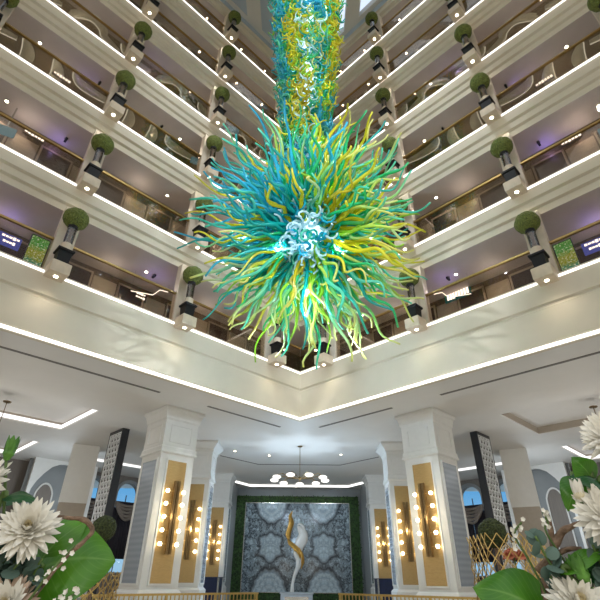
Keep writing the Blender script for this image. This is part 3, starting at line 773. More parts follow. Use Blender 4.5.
# ------------------------------------------------------------------ marble wall, living wall, statue
ga = thing('living_wall', (-.1, 30.25, 0), 0, 'dark green living wall border framing the marble panel', 'plant wall')
def leafy(x0, x1, z0, z1, nm):
    b = MB(); b.box(x0, x1, .05, .30, z0, z1)
    rnd = random.Random(int(x0 * 10 + z0 * 7 + 99))
    for i in range(int(abs((x1 - x0) * (z1 - z0)) * 330)):
        x = rnd.uniform(x0, x1); z = rnd.uniform(z0, z1); a = rnd.uniform(0, 6.28); l = rnd.uniform(.05, .10); y = .05 - rnd.uniform(0, .05)
        d = Vector((math.cos(a), -rnd.uniform(.2, .8), math.sin(a))) * l; e = Vector((-math.sin(a), 0, math.cos(a))) * l * .35
        p = Vector((x, y, z)); b.add([p, p + d * .5 + e, p + d, p + d * .5 - e], [(0, 1, 2), (0, 2, 3)])
    return b.build(nm, MT['hedge'], ga)
zt = H + 4.42
leafy(-3.75, 3.75, H + 4.06, zt, 'top_foliage'); leafy(-3.75, -3.20, .05, H + 4.06, 'side_foliage'); leafy(3.20, 3.75, .05, H + 4.06, 'side_foliage')
leafy(-3.20, 3.20, .05, H - .62, 'base_foliage')
mp = thing('marble_panel', (-.1, 30.25, H + 1.72), 0, 'large book-matched blue grey marble wall panel', 'marble panel')
b = MB(); b.box(-3.14, 3.14, .0, .28, -2.32, 2.28); b.build('slab', MT['marble'], mp)
b = MB(); b.box(-3.18, -3.14, -.02, .28, -2.34, 2.32); b.box(3.14, 3.18, -.02, .28, -2.34, 2.32); b.box(-3.14, 3.14, -.02, .28, 2.28, 2.32); b.box(-3.14, 3.14, -.02, .28, -2.34, -2.32); b.build('edge_trim', MT['steel'], mp)

pd = thing('plinth', (-.08, 25.6, 0), 0, 'grey stone plinth under the white and gold sculpture', 'plinth')
b = MB(); b.frustum([(.80, 0), (.80, .1), (.74, .12), (.74, H - .55)]); b.build('base', MT['plinth'], pd)
b = MB(); b.box(-.55, .55, -.765, -.745, H - .80, H - .66); b.build('plaque', MT['steel'], pd)
b = MB(); b.box(-.78, .78, -.78, .78, H - .55, H - .50); b.build('top_slab', MT['plinth'], pd)
stt = thing('sculpture', (-.08, 25.6, H - .50), 0, 'tall twisting white sculpture with gilded flame standing on the plinth', 'sculpture'); stt.scale = (1, 1, .95)
def ribbon(pts, rad, flat=.55):
    return MB().tube(smooth_path(pts), smooth_vals(rad, len(smooth_path(pts))), 14, flat=flat)
def smooth_path(pts, m=6):
    P = [Vector(p) for p in pts]; P = [P[0] * 2 - P[1]] + P + [P[-1] * 2 - P[-2]]; out = []
    for i in range(1, len(P) - 2):
        for j in range(m):
            t = j / m; a, b_, c_, d = P[i - 1], P[i], P[i + 1], P[i + 2]
            out.append(.5 * ((2 * b_) + (c_ - a) * t + (2 * a - 5 * b_ + 4 * c_ - d) * t * t + (3 * b_ - a - 3 * c_ + d) * t ** 3))
    out.append(P[-2]); return out
def smooth_vals(v, n):
    out = []
    for i in range(n):
        x = i / (n - 1) * (len(v) - 1); k = min(int(x), len(v) - 2); out.append(v[k] + (v[k + 1] - v[k]) * (x - k))
    return out
ribbon([(-.22, 0, 0), (-.20, 0, .35), (-.10, 0, .75), (.05, .02, 1.10), (.10, 0, 1.45), (.02, -.02, 1.72), (.10, 0, 2.05), (.26, .03, 2.35), (.28, 0, 2.62), (.14, -.03, 2.85), (.02, 0, 2.98)], [.13, .09, .10, .15, .22, .27, .32, .34, .28, .18, .05]).build('white_body', MT['statue_white'], stt, True)
ribbon([(-.40, -.12, 2.25), (-.46, -.10, 2.55), (-.38, -.06, 2.85), (-.30, -.04, 3.15), (-.36, 0, 3.45), (-.26, 0, 3.72)], [.04, .17, .16, .18, .11, .01], .35).build('gilded_flame', MT['statue_gold'], stt, True)
ribbon([(-.50, -.16, 2.42), (-.34, -.24, 2.16), (-.08, -.28, 1.95), (.12, -.26, 1.72), (.16, -.20, 1.45)], [.02, .15, .20, .15, .02], .4).build('gilded_wing', MT['statue_gold'], stt, True)
ribbon([(.10, -.30, 1.95), (.24, -.28, 1.65), (.28, -.22, 1.30), (.20, -.16, 1.0)], [.02, .09, .11, .02], .3).build('gilded_fold', MT['statue_gold'], stt, True)
ribbon([(.36, -.02, 2.72), (.30, -.02, 2.95), (.12, -.02, 3.08), (.0, 0, 3.02)], [.07, .08, .07, .03]).build('white_head', MT['statue_white'], stt, True)

# ------------------------------------------------------------------ round pendant with opal globes
pn = thing('ring_pendant', (.02, 19.9, ZC), 0, 'brass spoke pendant lamp with a ring of white discs hanging over the lobby', 'pendant lamp')
b = MB(); b.lathe([(.10, -.03), (.11, -.0)], 16); b.lathe([(.012, -1.25), (.012, -.02)], 8); b.lathe([(.06, -1.38), (.08, -1.33), (.05, -1.25)], 12); b.build('rod', MT['bronze'], pn)
for i in range(9):
    a = 2 * PI * (i + .25) / 9; R_ = 1.08; x, y = R_ * math.cos(a), R_ * math.sin(a)
    b = MB(); b.tube([(0, 0, -1.33), (x * .8, y * .8, -1.20), (x, y, -1.30)], .016, 6); b.build('arm', MT['bronze'], pn)
    b = MB(); b.lathe([(.0, -.07), (.11, -.06), (.17, -.02), (.17, .02), (.11, .06), (0, .065)], 16); o = b.build('opal_shade', MT['globe'], pn, True); o.location = (x, y, -1.36)
lamp('pendant_glow', 'POINT', (0, 0, -2.5), 400, (.60, .80, 1), .5, pn)
for x in (-1.9, 1.9): lamp('marble_fill', 'SPOT', (x, 27.2, ZC - .12), 190, (.80, .91, 1), .08, None, (Vector((x * .9 - .1, 30.25, H + 1.4)) - Vector((x, 27.2, ZC))).to_track_quat('-Z', 'Y').to_euler(), spot_size=1.9, spot_blend=.7)  # added spots that brighten the marble, no fitting shown

for sd in (-1, 1):
    pp = thing('globe_pendant', (sd * 9.62, 14.4, ZC), 0, 'thin-rodded pendant lamp hanging from the lobby ceiling at the %s edge' % SIDE[sd], 'pendant lamp')
    b = MB(); b.lathe([(.12, -.03), (.13, 0)], 16); b.lathe([(.012, -1.5), (.012, -.02)], 8); b.build('rod', MT['bronze'], pp)
    b = MB(); b.lathe([(.0, -1.86), (.12, -1.82), (.18, -1.68), (.12, -1.54), (0, -1.50)], 16); b.build('opal_shade', MT['globe'], pp, True)
    lamp('lobby_glow', 'POINT', (0, 0, -2.6), 120, (1, .95, .88), .4, pp)
    lamp('lobby_glow', 'POINT', (sd * 1.0, 6.5, -2.4), 130, (.80, .91, 1), .4, pp)
# ------------------------------------------------------------------ gold railings at the edge of the lobby floor
for sd in (-1, 1):
    A = Vector((sd * 1.28, 17.0, 0)); Bv = Vector((sd * 5.9, 12.4, 0)); d = (Bv - A); L_ = d.length; a = math.atan2(d.y, d.x)
    r = thing('gold_railing', A, a, 'gold railing with upright bars in front of the %s columns' % SIDE[sd], 'railing')
    T = H - .34
    b = MB(); b.box(0, L_, -.035, .035, T - .05, T); b.build('top_rail', MT['gold'], r)
    b = MB(); b.box(0, L_, -.02, .02, .10, .14); b.build('bottom_rail', MT['gold'], r)
    b = MB(); b.box(0, L_, -.02, .02, T - .22, T - .19); b.build('middle_rail', MT['gold'], r)
    q = MB(); q.box(-.012, .012, -.012, .012, .14, T - .05); me = q.mesh('baluster', MT['gold'])
    n = 48
    for i in range(1, n):
        if i % 12: o = link('baluster', me, r); o.location.x = L_ * i / n
    q = MB(); q.frustum([(.05, 0), (.05, .03), (.03, .05), (.03, T - .05)]); me = q.mesh('post', MT['gold'])
    for i in range(0, n + 1, 12):
        o = link('post', me, r); o.location.x = min(max(L_ * i / n, .05), L_ - .05)

# ------------------------------------------------------------------ the blown glass chandelier
CB = Vector((.18, 9.0, 7.58 + H))
ch = thing('glass_chandelier', CB, 0, 'huge blown glass chandelier, spiky teal and yellow ball under a long curly column', 'chandelier')
PAL = dict(teal=(.005, .50, .48), aqua=(.02, .54, .74), green=(.02, .60, .24), lime=(.42, .72, .05), yellow=(.78, .74, .03), olive=(.62, .54, .02), pale=(.86, .84, .36), ice=(.72, .93, 1.0), mint=(.16, .72, .56))
rnd = random.Random(11)
def lerp(a, b, t): return tuple(x + (y - x) * t for x, y in zip(a, b))
tocam = (Vector((0, 0, H)) - CB).normalized()
def ball_col(d):
    x = d.dot(Vector((1, 0, 0))); y = d.dot(Vector((0, -.527, .85))); a = math.degrees(math.atan2(y, x)) + rnd.gauss(0, 14)
    r = rnd.random()
    if -30 < a < 75: names = ['yellow', 'yellow', 'olive', 'lime', 'green', 'teal']
    elif 75 <= a < 110: names = ['teal', 'yellow', 'aqua', 'green']
    elif a >= 110 or a < -165: names = ['teal', 'teal', 'aqua', 'aqua', 'teal', 'yellow']
    elif -165 <= a < -115: names = ['teal', 'green', 'lime', 'aqua', 'yellow', 'mint']
    elif -115 <= a < -65: names = ['lime', 'green', 'green', 'olive', 'teal', 'lime', 'teal']
    else: names = ['green', 'teal', 'mint', 'yellow', 'lime']
    c = PAL[names[int(r * len(names))]]
    tip = 'pale' if (a < -20 and a > -165 and rnd.random() < .6) or (-20 < a < 75 and rnd.random() < .35) else ('mint' if rnd.random() < .4 else None)
    return c, (PAL[tip] if tip else lerp(c, (1, 1, 1), .08))
tend = []
N = 680
for i in range(N):
    zz = 1 - 2 * (i + .5) / N; ph = i * 2.39996 + rnd.uniform(-.2, .2)
    d = Vector((math.sqrt(1 - zz * zz) * math.cos(ph), math.sqrt(1 - zz * zz) * math.sin(ph), zz))
    d = (d + Vector((rnd.gauss(0, .08), rnd.gauss(0, .08), rnd.gauss(0, .08)))).normalized()
    f = d.dot(tocam)
    if f > .80: continue
    if d.z > .93: continue
    L_ = rnd.uniform(2.0, 3.4) * (1.0 if f < .4 else .88) * (1.10 if d.z < -.5 else 1)
    a = d.orthogonal().normalized(); a = Matrix.Rotation(rnd.uniform(0, 6.28), 3, d) @ a; b2 = d.cross(a)
    p1, p2, fr = rnd.uniform(0, 6.28), rnd.uniform(0, 6.28), rnd.uniform(1.6, 2.8)
    pts = []; n = 24
    bend = rnd.uniform(-.25, .25)
    for j in range(n):
        u = j / (n - 1); A_ = .01 + .15 * u ** 1.2
        pts.append(d * (.30 + (L_ - .3) * u) + a * (A_ * math.sin(2 * PI * fr * u + p1) + bend * u * u) + b2 * (A_ * .6 * math.sin(2 * PI * fr * u * .8 + p2)) + Vector((0, 0, .10 * u * u)))
    r0 = rnd.uniform(.048, .078); rad = [r0 * (1 - .66 * (j / (n - 1)) ** 1.1) for j in range(n)]
    c, tp = ball_col(d)
    cols = [lerp(c, tp, max(0, (j / (n - 1) - .45) / .55) ** 1.2) for j in range(n)]
    key = -(f) * .5 + (Vector((pts[-1].x, 0, pts[-1].z)).length)
    tend.append((key, pts, rad, cols))
tend.sort(key=lambda q: -q[0])
for q in tend[:100]:
    MB().tube(q[1], q[2], 7, q[3]).build('glass_tendril', MT['glass'], ch, True)
b = MB()
for q in tend[100:]: b.tube(q[1], q[2], 6, q[3])
o = b.build('glass_tendrils', MT['glass'], ch, True); o['kind'] = 'stuff'
# clear short curls round the lit core
core = smooth_ball(.60, 3, .1, 5); core.build('light_core', MT['lampcore'], ch, True)
b = MB()
for i in range(420):
    d = Vector((rnd.gauss(0, 1), rnd.gauss(0, 1), rnd.gauss(0, 1))).normalized()
    if d.dot(tocam) < .1: continue
    a = d.orthogonal().normalized(); a = Matrix.Rotation(rnd.uniform(0, 6.28), 3, d) @ a; b2 = d.cross(a); k_ = rnd.uniform(.05, .13); base = rnd.uniform(.54, .85)
    pts = [d * (base + .50 * j / 9) + a * (k_ * math.cos(j * .75)) + b2 * (k_ * math.sin(j * .75)) for j in range(10)]
    c = PAL[rnd.choice(['ice', 'ice', 'aqua', 'mint', 'teal', 'ice'])]
    b.tube(pts, [.042 * (1 - .5 * j / 9) for j in range(10)], 6, [c] * 10)
o = b.build('clear_curls', MT['glass'], ch, True); o['kind'] = 'stuff'
# the long column of small curls above it
def col_pick(z, az):
    q = 1.5 * noise.noise(Vector((math.cos(az) * 1.3, math.sin(az) * 1.3, z * .62 + 3.1))) + .25 * noise.noise(Vector((math.cos(az) * 3, math.sin(az) * 3, z * 1.3)))
    q += .13 * math.cos(az) * (1 if z < 21 - 7.45 else .2)          # yellow leans to the right, blue to the left
    face = math.cos(az + PI / 2)
    if face > .86 and rnd.random() < .20 and 1.5 < z < 9.5: return PAL[rnd.choice(['ice', 'pale', 'ice'])]  # pale curls facing the viewer stand in for the lit core showing through
    r = rnd.random(); q += rnd.gauss(0, .07) - .02
    if q > .13: names = ['yellow', 'yellow', 'lime', 'olive']
    elif q > -.04: names = ['lime', 'green', 'yellow', 'green']
    elif q > -.22: names = ['green', 'teal', 'green', 'mint']
    else: names = ['aqua', 'teal', 'aqua', 'teal', 'mint']
    return PAL[names[int(r * len(names))]]
curls = []
NC = 4200
for i in range(NC):
    z = .9 + 16.6 * (i + .5) / NC                                   # above the ball's centre
    az = i * 2.39996 + rnd.uniform(-.4, .4)
    r = (.52 if z < 2.6 else .52 + (z - 2.6) * .078) * rnd.uniform(.62, 1.05)
    out = Vector((math.cos(az), math.sin(az), 0)); tg = Vector((-out.y, out.x, 0))
    base = out * r + Vector((-.04, 0, z)); k_ = rnd.uniform(.07, .15); ln = rnd.uniform(.22, .46); up = rnd.uniform(-.5, .5); sg = rnd.choice((-1, 1)); w = rnd.uniform(.55, .95)
    n = 9; pts = []
    for j in range(n):
        u = j / (n - 1)
        pts.append(base + out * (ln * u - .1) + tg * (sg * k_ * math.sin(w * j)) + Vector((0, 0, up * u * .5 + k_ * math.cos(w * j))))
    c = col_pick(z, az); c = tuple(max(0, x * 1.0) for x in c); r0 = rnd.uniform(.030, .052)
    curls.append((out.dot(tocam) - z * .03, pts, [r0 * (1 - .6 * (j / (n - 1))) for j in range(n)], [lerp(c, (1, 1, .7), .10 * (j / (n - 1))) for j in range(n)]))
curls.sort(key=lambda q: -q[0])
for q in curls[:100]: MB().tube(q[1], q[2], 6, q[3]).build('glass_curl', MT['glass'], ch, True)
b = MB()
for q in curls[100:]: b.tube(q[1], q[2], 5, q[3])
o = b.build('glass_curls', MT['glass'], ch, True); o['kind'] = 'stuff'
b = MB(); b.lathe([(.12, .5), (.12, 2), (.20, 8), (.25, 17.6)], 14); b.build('light_tube', MT['lampcore'], ch, True)
b = MB(); b.lathe([(.05, 17.5), (.05, zr - CB.z)], 8); b.lathe([(.5, zr - CB.z - .12), (.55, zr - CB.z - .01)], 20); b.build('hanging_rod', MT['steel'], ch)
for dx, dy, dz, e_ in ((0, .2, -2.2, 60), (-1.7, .4, .2, 40), (1.7, .4, .2, 40), (0, .4, -1.5, 60), (-1.1, -1.1, 3, 45), (1.1, -1.1, 3, 45), (0, -1.7, 5.5, 60), (0, -2.2, 10, 60), (-1.3, 1.8, -2.4, 150), (1.3, 1.8, -2.4, 150), (0, 1.6, 2.0, 130)):
    lamp('chandelier_glow', 'POINT', (dx, dy, dz), e_, (.66, .83, 1), .02, ch)
def aim(p, q): return (Vector(q) - Vector(p)).to_track_quat('-Z', 'Y').to_euler()
for p, e_ in (((-5.5, .5, 9 + H), 4300), ((5.5, .5, 9 + H), 4300), ((0, -1.5, 3.5 + H), 2100), ((-4, 1, 20 + H), 3600), ((4, 1, 20 + H), 3600)):
    q = CB + Vector((0, 0, 8 if p[2] > 18 else 0))
    lamp('chandelier_fill', 'SPOT', p, e_, (.92, .97, 1), .1, None, aim(p, q), spot_size=.58 if p[2] < 18 else .95, spot_blend=.6)  # added unseen spots, hung in mid-air to brighten the chandelier
for d_ in ((1, 0, .2), (-1, 0, .2), (.5, -.5, .8), (-.5, -.5, .8), (.7, -.3, -.7), (-.7, -.3, -.7)):
    lamp('inner_glow', 'POINT', Vector(d_).normalized() * 1.05, 26, (.86, .97, 1), .05, ch)
for dx in (-1.6, 1.6): lamp('flower_fill', 'POINT', (dx, -1.6, H + 1.3), 55, (1, .93, .82), .15)  # added fill behind the camera to brighten the flowers, no lamp there
for dz in (1.2, 3.2, 5.6, 8.2, 11, 14, 17): lamp('column_lamp', 'POINT', (.3, -.3, dz), 45, (.85, .96, 1), .02, ch)

# ------------------------------------------------------------------ trellis planters with topiary further back
def trellis(loc, w, z0, z1, label, flower):
    r = thing('trellis_planter', (loc[0], loc[1], 0), 0, label, 'planter', 'gold trellis planters')
    hw = w / 2; b = MB(); nd = 5; dz = (z1 - z0); rows = 4
    for side in range(4):
        m4 = Matrix.Rotation(side * PI / 2, 4, 'Z')
        for j in range(rows):
            for i in range(nd):
                x0 = -hw + w * i / nd; x1 = x0 + w / nd; za = z0 + dz * j / rows; zb = z0 + dz * (j + 1) / rows
                for p, q in (((x0, za), (x1, zb)), ((x1, za), (x0, zb))):
                    b.tube([m4 @ Vector((p[0], -hw, p[1])), m4 @ Vector((q[0], -hw, q[1]))], .0045, 4)
    b.build('lattice', MT['gold'], r)
    b = MB(); b.frustum([(hw, 0), (hw, .05), (hw * .8, .08), (hw * .8, z0 - .06), (hw + .01, z0 - .04), (hw + .01, z0)]); b.build('stand', MT['bronze'], r)
    b = MB(); b.frustum([(hw * .8, z0), (hw * .85, z0 + dz * .35)]); b.build('liner', MT['black'], r)
    return r, z0 + dz * .35
r, zt_ = trellis((1.86, 4.63), .50, H - .15, H + .36, 'gold diamond trellis planter right of the front right column', True)
def topi(loc, zt_, zb, rr, label):
    t = thing('topiary_tree', (loc[0], loc[1], zt_), 0, label, 'topiary')
    b = MB(); b.tube([(0, 0, .0), (.005, 0, (zb - zt_) * .5), (0, 0, zb - zt_)], .016, 8); b.build('trunk', MT['bark'], t)
    b = smooth_ball(rr, 4, .08, 9); o = b.build('ball', MT['topiary_dark'], t); o.location.z = zb - zt_
topi((1.80, 4.70), zt_, H + .385, .125, 'dark green topiary ball rising from the right gold trellis')
ro = thing('coral_rose', (1.86, 4.48, zt_), 0, 'coral rose standing in the right gold trellis planter', 'flower')
b = MB()
for lay in range(4):
    for i in range(5):
        a = i * 1.257 + lay * .6; rr = .075 - lay * .017; hgt = .03 + .012 * lay
        cx, cy = rr * .55 * math.cos(a), rr * .55 * math.sin(a); m4 = Matrix.Translation((cx, cy, .02 + hgt)) @ Matrix.Rotation(a, 4, 'Z') @ Matrix.Rotation(.9 - lay * .25, 4, 'Y')
        vs = [m4 @ Vector((x * rr * .7, y * rr * .8, .012 * (x * x + y * y))) for x, y in [(math.cos(q * .7854), math.sin(q * .7854)) for q in range(8)]] + [m4 @ Vector((0, 0, -.01))]
        b.add(vs, [(q, (q + 1) % 8, 8) for q in range(8)])
o = b.build('petals', MT['orange'], ro, True); o.location.z = .11; o.scale = (1.15, 1.15, 1.15)
b = MB(); b.tube([(0, 0, 0), (0, 0, .16)], .008, 6); b.build('stem', MT['stem'], ro)
r, zt_ = trellis((-1.92, 4.72), .50, H - .35, H + .05, 'gold diamond trellis planter left of the front left column', False)
topi((-1.80, 4.66), zt_, H + .39, .108, 'dark green topiary ball rising from the left gold trellis')

# ------------------------------------------------------------------ foreground flower arrangements
def frame(n, up=Vector((0, 0, 1))):
    n = Vector(n).normalized(); x = up.cross(n)
    x = x.normalized() if x.length > 1e-4 else Vector((1, 0, 0)); y = n.cross(x)
    return Matrix((x, y, n)).transposed()
def petal(b, base, d, nrm, L_, w, curl):
    d = d.normalized(); s_ = d.cross(nrm).normalized(); n = 6; vs = []; fs = []
    for j in range(n + 1):
        u = j / n; ww = w * math.sin(PI * min(.98, u * .82 + .12)) ** .8 * (1 if u < .95 else .35)
        c = base + d * (L_ * u) + nrm * (curl * L_ * u * u)
        vs += [c - s_ * ww + nrm * (.15 * ww), c - nrm * (.10 * ww), c + s_ * ww + nrm * (.15 * ww)]
    for j in range(n):
        q = 3 * j; fs += [(q, q + 1, q + 4, q + 3), (q + 1, q + 2, q + 5, q + 4)]
    b.add(vs, fs)
def dahlia(loc, nrm, R_, root, label, seed, blush=False):
    rd = random.Random(seed); loc = Vector(loc); root = Vector(root)
    r = thing('white_dahlia', root, 0, label, 'flower', 'white dahlias in the arrangements'); o_ = loc - root
    n = Vector(nrm).normalized(); m3 = frame(n)
    for nm, m, rings in (('outer_petals', MT['petal_pink'] if blush else MT['petal'], ((-.25, 1.02, 16, .05), (-.05, 1.0, 20, .15), (.12, .97, 20, .22), (.30, .9, 18, .28))), ('inner_petals', MT['petal'], ((.48, .8, 17, .3), (.7, .66, 15, .35), (.95, .5, 13, .4))), ('heart', MT['petal_core'], ((1.2, .34, 9, .2), (1.4, .26, 6, .1)))):
        b = MB()
        for el, ln, k, cu in rings:
            off = rd.uniform(0, 6.28)
            for i in range(k):
                a = off + 2 * PI * i / k + rd.uniform(-.12, .12); e = el + rd.uniform(-.1, .1)
                d = m3 @ Vector((math.cos(a) * math.cos(e), math.sin(a) * math.cos(e), math.sin(e)))
                pn_ = m3 @ Vector((-math.cos(a) * math.sin(e), -math.sin(a) * math.sin(e), math.cos(e)))
                petal(b, o_ + d * (R_ * .10), d, pn_, R_ * ln * rd.uniform(.85, 1.02), R_ * .112, cu * rd.uniform(.3, 1))
        b.build(nm, m, r, True)
    b = MB(); b.tube(smooth_path([(0, 0, 0), o_ * .4 + Vector((0, 0, .05)), o_ - n * (R_ * .5), o_ - n * .004]), .005, 6); b.build('stem', MT['stem'], r, True)
def leafobj(tip, base, w, nrm, root, label, name='broad_leaf', m=None, wave=.03, seed=1, fold=.25, shape=0, cat='leaf', group='leaves in the arrangements'):
    base, tip, root = Vector(base), Vector(tip), Vector(root); r = thing(name, root, 0, label, cat, group)
    d = tip - base; L_ = d.length; dn_ = d.normalized(); n0 = Vector(nrm).normalized(); n0 = (n0 - dn_ * n0.dot(dn_)).normalized(); s_ = dn_.cross(n0)
    b = MB(); NU, NV = 16, 8; vs = []; uv = []; fs = []
    for j in range(NU + 1):
        u = j / NU
        ww = w * (math.sin(PI * u ** .62) ** .75 if shape == 0 else math.sin(PI * u ** .8))
        for i in range(-NV, NV + 1):
            v = i / NV
            p = base - root + d * (u - (.10 * abs(v) ** 2 if shape == 0 else 0) * (1 - u)) + s_ * (ww * v) + n0 * (fold * ww * abs(v) ** 1.3 * -.6 + L_ * .18 * math.sin(PI * u) + wave * L_ * math.sin(u * 9 + v * 2 + seed) * abs(v))
            vs.append(p); uv.append((v, u, 0))
    wd = 2 * NV + 1
    for j in range(NU):
        for i in range(2 * NV): fs.append((j * wd + i, j * wd + i + 1, (j + 1) * wd + i + 1, (j + 1) * wd + i))
    b.add(vs, fs); b.uv = uv; b.build('blade', m or LEAF, r, True)
    q = MB(); q.tube(smooth_path([(0, 0, 0), (base - root) * .5 + Vector((0, 0, .02)), base - root, base - root + d * .12 + n0 * (L_ * .06)]), .005, 6); q.build('stalk', MT['stem'], r, True)
def bud(loc, d, L_, root, label, open_=.0, white=False):
    loc, root = Vector(loc), Vector(root); d = Vector(d).normalized()
    r = thing('flower_bud', root, 0, label, 'flower bud', 'buds in the arrangements'); o_ = loc - root; m3 = frame(d, Vector((.3, .9, .1)))
    b = MB()
    for i in range(7):
        a = i * 2 * PI / 7; dd = m3 @ Vector((math.cos(a) * .30, math.sin(a) * .30, 1)); pn_ = (m3 @ Vector((-math.cos(a), -math.sin(a), .3))).normalized()
        petal(b, o_ - d * L_ * .05 + (m3 @ Vector((math.cos(a), math.sin(a), 0))) * L_ * .10, dd, pn_, L_, L_ * .17, .18 - open_)
    b.build('sepals', MT['stem'] if not white else MT['petal'], r, True) if white else b.build('sepals', LEAFS, r, True)
    b = MB()
    b2_ = smooth_path([o_ - d * L_ * .08, o_ + d * L_ * .2, o_ + d * L_ * .55, o_ + d * L_ * .85]); b.tube(b2_, smooth_vals([.05 * L_, .24 * L_, .20 * L_, .03 * L_], len(b2_)), 10)
    b.build('bud_heart', LEAFS if not white else MT['petal_core'], r, True)
    b = MB(); b.tube(smooth_path([(0, 0, 0), o_ * .5 + Vector((.01, 0, .0)), o_ - d * L_ * .05]), .003, 5); b.build('stem', MT['stem'], r, True)
LEAFS = mat('fresh_green_bud', (.05, .17, .02), .45, var=.3, scale=30, col2=(.14, .34, .05))
def eucalyptus(pts, root, label, seed, rr=.014, n=16):
    rd = random.Random(seed); root = Vector(root); r = thing('eucalyptus_sprig', root, 0, label, 'foliage', 'eucalyptus sprigs')
    P = smooth_path([Vector(p) - root for p in [root] + [Vector(q) for q in pts]], 8)
    b = MB(); b.tube(P, .0025, 5); b.build('stem', MT['stem'], r, True)
    b = MB()
    for i in range(n):
        p = P[int(len(P) * (.35 + .64 * i / n))]; nn = Vector((rd.gauss(0, 1), rd.gauss(-.8, .7), rd.gauss(.2, 1))).normalized(); m3 = frame(nn)
        a0 = rd.uniform(0, 6.28); cpt = p + m3 @ Vector((math.cos(a0) * rr, math.sin(a0) * rr, 0)); q = rr * rd.uniform(.7, 1.2)
        vs = [cpt + m3 @ Vector((q * math.cos(k * PI / 5), q * math.sin(k * PI / 5), -.15 * q)) for k in range(10)] + [cpt + nn * .001]
        b.add(vs, [(k, (k + 1) % 10, 10) for k in range(10)])
    b.build('leaves', MT['eucalyptus'], r, True)
def branch(pts, rad, label, twig=None):
    P = smooth_path(pts, 7); root = Vector(pts[0]); r = thing('twisted_branch', root, 0, label, 'branch')
    P = [p - root + Vector((noise.noise(p * 40) * .004, noise.noise(p * 43 + Vector((5, 0, 0))) * .004, noise.noise(p * 47) * .004)) for p in P]
    R_ = smooth_vals(rad, len(P)); R_ = [q * (1 + .25 * noise.noise(p * 60)) for q, p in zip(R_, P)]
    MB().tube(P, R_, 9).build('limb', MT['bark'], r, True)
    for tw in (twig or []):
        Q = smooth_path([Vector(p) - root for p in tw[0]], 6); MB().tube(Q, smooth_vals(tw[1], len(Q)), 7).build('twig', MT['bark'], r, True)
def spray(pts, root, label, seed):
    rd = random.Random(seed); root = Vector(root); r = thing('white_filler_spray', root, 0, label, 'foliage')
    P = smooth_path([Vector((0, 0, 0))] + [Vector(q) - root for q in pts], 8)
    b = MB(); b.tube(P, .0022, 5); b.build('stem', MT['stem'], r, True)
    b = MB()
    for i in range(13):
        p = P[int(len(P) * (.50 + .49 * i / 13))]; c = p + Vector((rd.gauss(0, .007), rd.gauss(0, .005), rd.gauss(0, .007)))
        m3 = frame(Vector((rd.gauss(0, .4), -1, rd.gauss(0, .4))))
        for k in range(5):
            a = k * 2 * PI / 5; petal(b, c, m3 @ Vector((math.cos(a), math.sin(a), .2)), m3 @ Vector((0, 0, 1)), .0048, .0022, .2)
    b.build('blossoms', MT['petal'], r, True)

VASES = {-1: Vector((-.62, 1.02, 0)), 1: Vector((.64, 1.02, 0))}
for sd in (-1, 1):
    v = thing('flower_urn', VASES[sd], 0, 'bronze pedestal urn holding the %s flower arrangement' % SIDE[sd], 'urn')
    b = MB(); b.lathe([(.22, 0), (.22, .05), (.10, .10), (.08, .6), (.10, .9), (.20, 1.05), (.24, 1.18), (.22, 1.20)], 24); b.build('body', MT['bronze'], v, True)
rL = VASES[-1] + Vector((0, 0, 1.20)); rR = VASES[1] + Vector((0, 0, 1.20))
rj = random.Random(4)
def RT(sd): return (rL if sd < 0 else rR) + Vector((rj.uniform(-.10, .10), rj.uniform(-.10, .10), 0))
def E3(x, y, z): return Vector((x, y, z + H))
# left
dahlia(E3(-.504, .940, .076), (.30, -.85, .35), .055, RT(-1), 'large white dahlia in the left bouquet, above the broad leaf', 1)
dahlia(E3(-.605, .915, .152), (-.2, -.9, .2), .052, RT(-1), 'white dahlia cut off by the left photo edge, upper one', 2)
dahlia(E3(-.505, .945, -.045), (.05, -.85, .5), .052, RT(-1), 'blush white dahlia at the bottom left corner', 3, True)
leafobj(E3(-.372, 1.06, .030), E3(-.515, 1.03, .012), .094, (.25, -.9, .45), RT(-1), 'broad bright green leaf at lower left, beside the column', wave=.02, fold=.2)
leafobj(E3(-.445, 1.06, .105), E3(-.53, 1.05, .0), .05, (.1, -.9, .5), RT(-1), 'green leaf behind the branch loop, left bouquet', m=LEAF, seed=3)
leafobj(E3(-.495, .945, .118), E3(-.572, .94, .128), .016, (.1, -.6, .8), RT(-1), 'narrow drooping dark leaf above the large left dahlia', name='narrow_leaf', m=LEAF2, shape=1)
leafobj(E3(-.545, 1.0, .128), E3(-.62, .99, .118), .018, (.1, -.6, .8), RT(-1), 'narrow dark leaf behind, at the left photo edge', name='narrow_leaf', m=LEAF2, shape=1, seed=4)
leafobj(E3(-.595, .94, .10), E3(-.60, .97, -.02), .045, (.2, -.9, .2), RT(-1), 'dark green leaf under the upper left dahlia', m=LEAF2, seed=5)
bud(E3(-.571, .913, .196), (.10, -.1, 1), .046, RT(-1), 'green pointed bud standing highest in the left bouquet', .03)
branch([(-.60, 1.0, 1.21), E3(-.52, .975, -.10), E3(-.47, .972, -.022), E3(-.445, .984, .025), E3(-.418, .994, .063), E3(-.408, .996, .080), E3(-.419, .991, .096), E3(-.441, .981, .098), E3(-.469, .968, .1)], [.005, .0045, .004, .004, .0042, .0046, .0048, .004, .0025], 'looping brown branch over the broad left leaf')
eucalyptus([E3(-.56, .96, -.02), E3(-.545, .95, .03), E3(-.53, .94, .06)], RT(-1), 'dusty eucalyptus sprig below the large left dahlia', 1)
eucalyptus([E3(-.53, .99, -.05), E3(-.50, .98, -.02), E3(-.478, .97, .03)], RT(-1), 'dark eucalyptus sprig between the two left dahlias', 2)
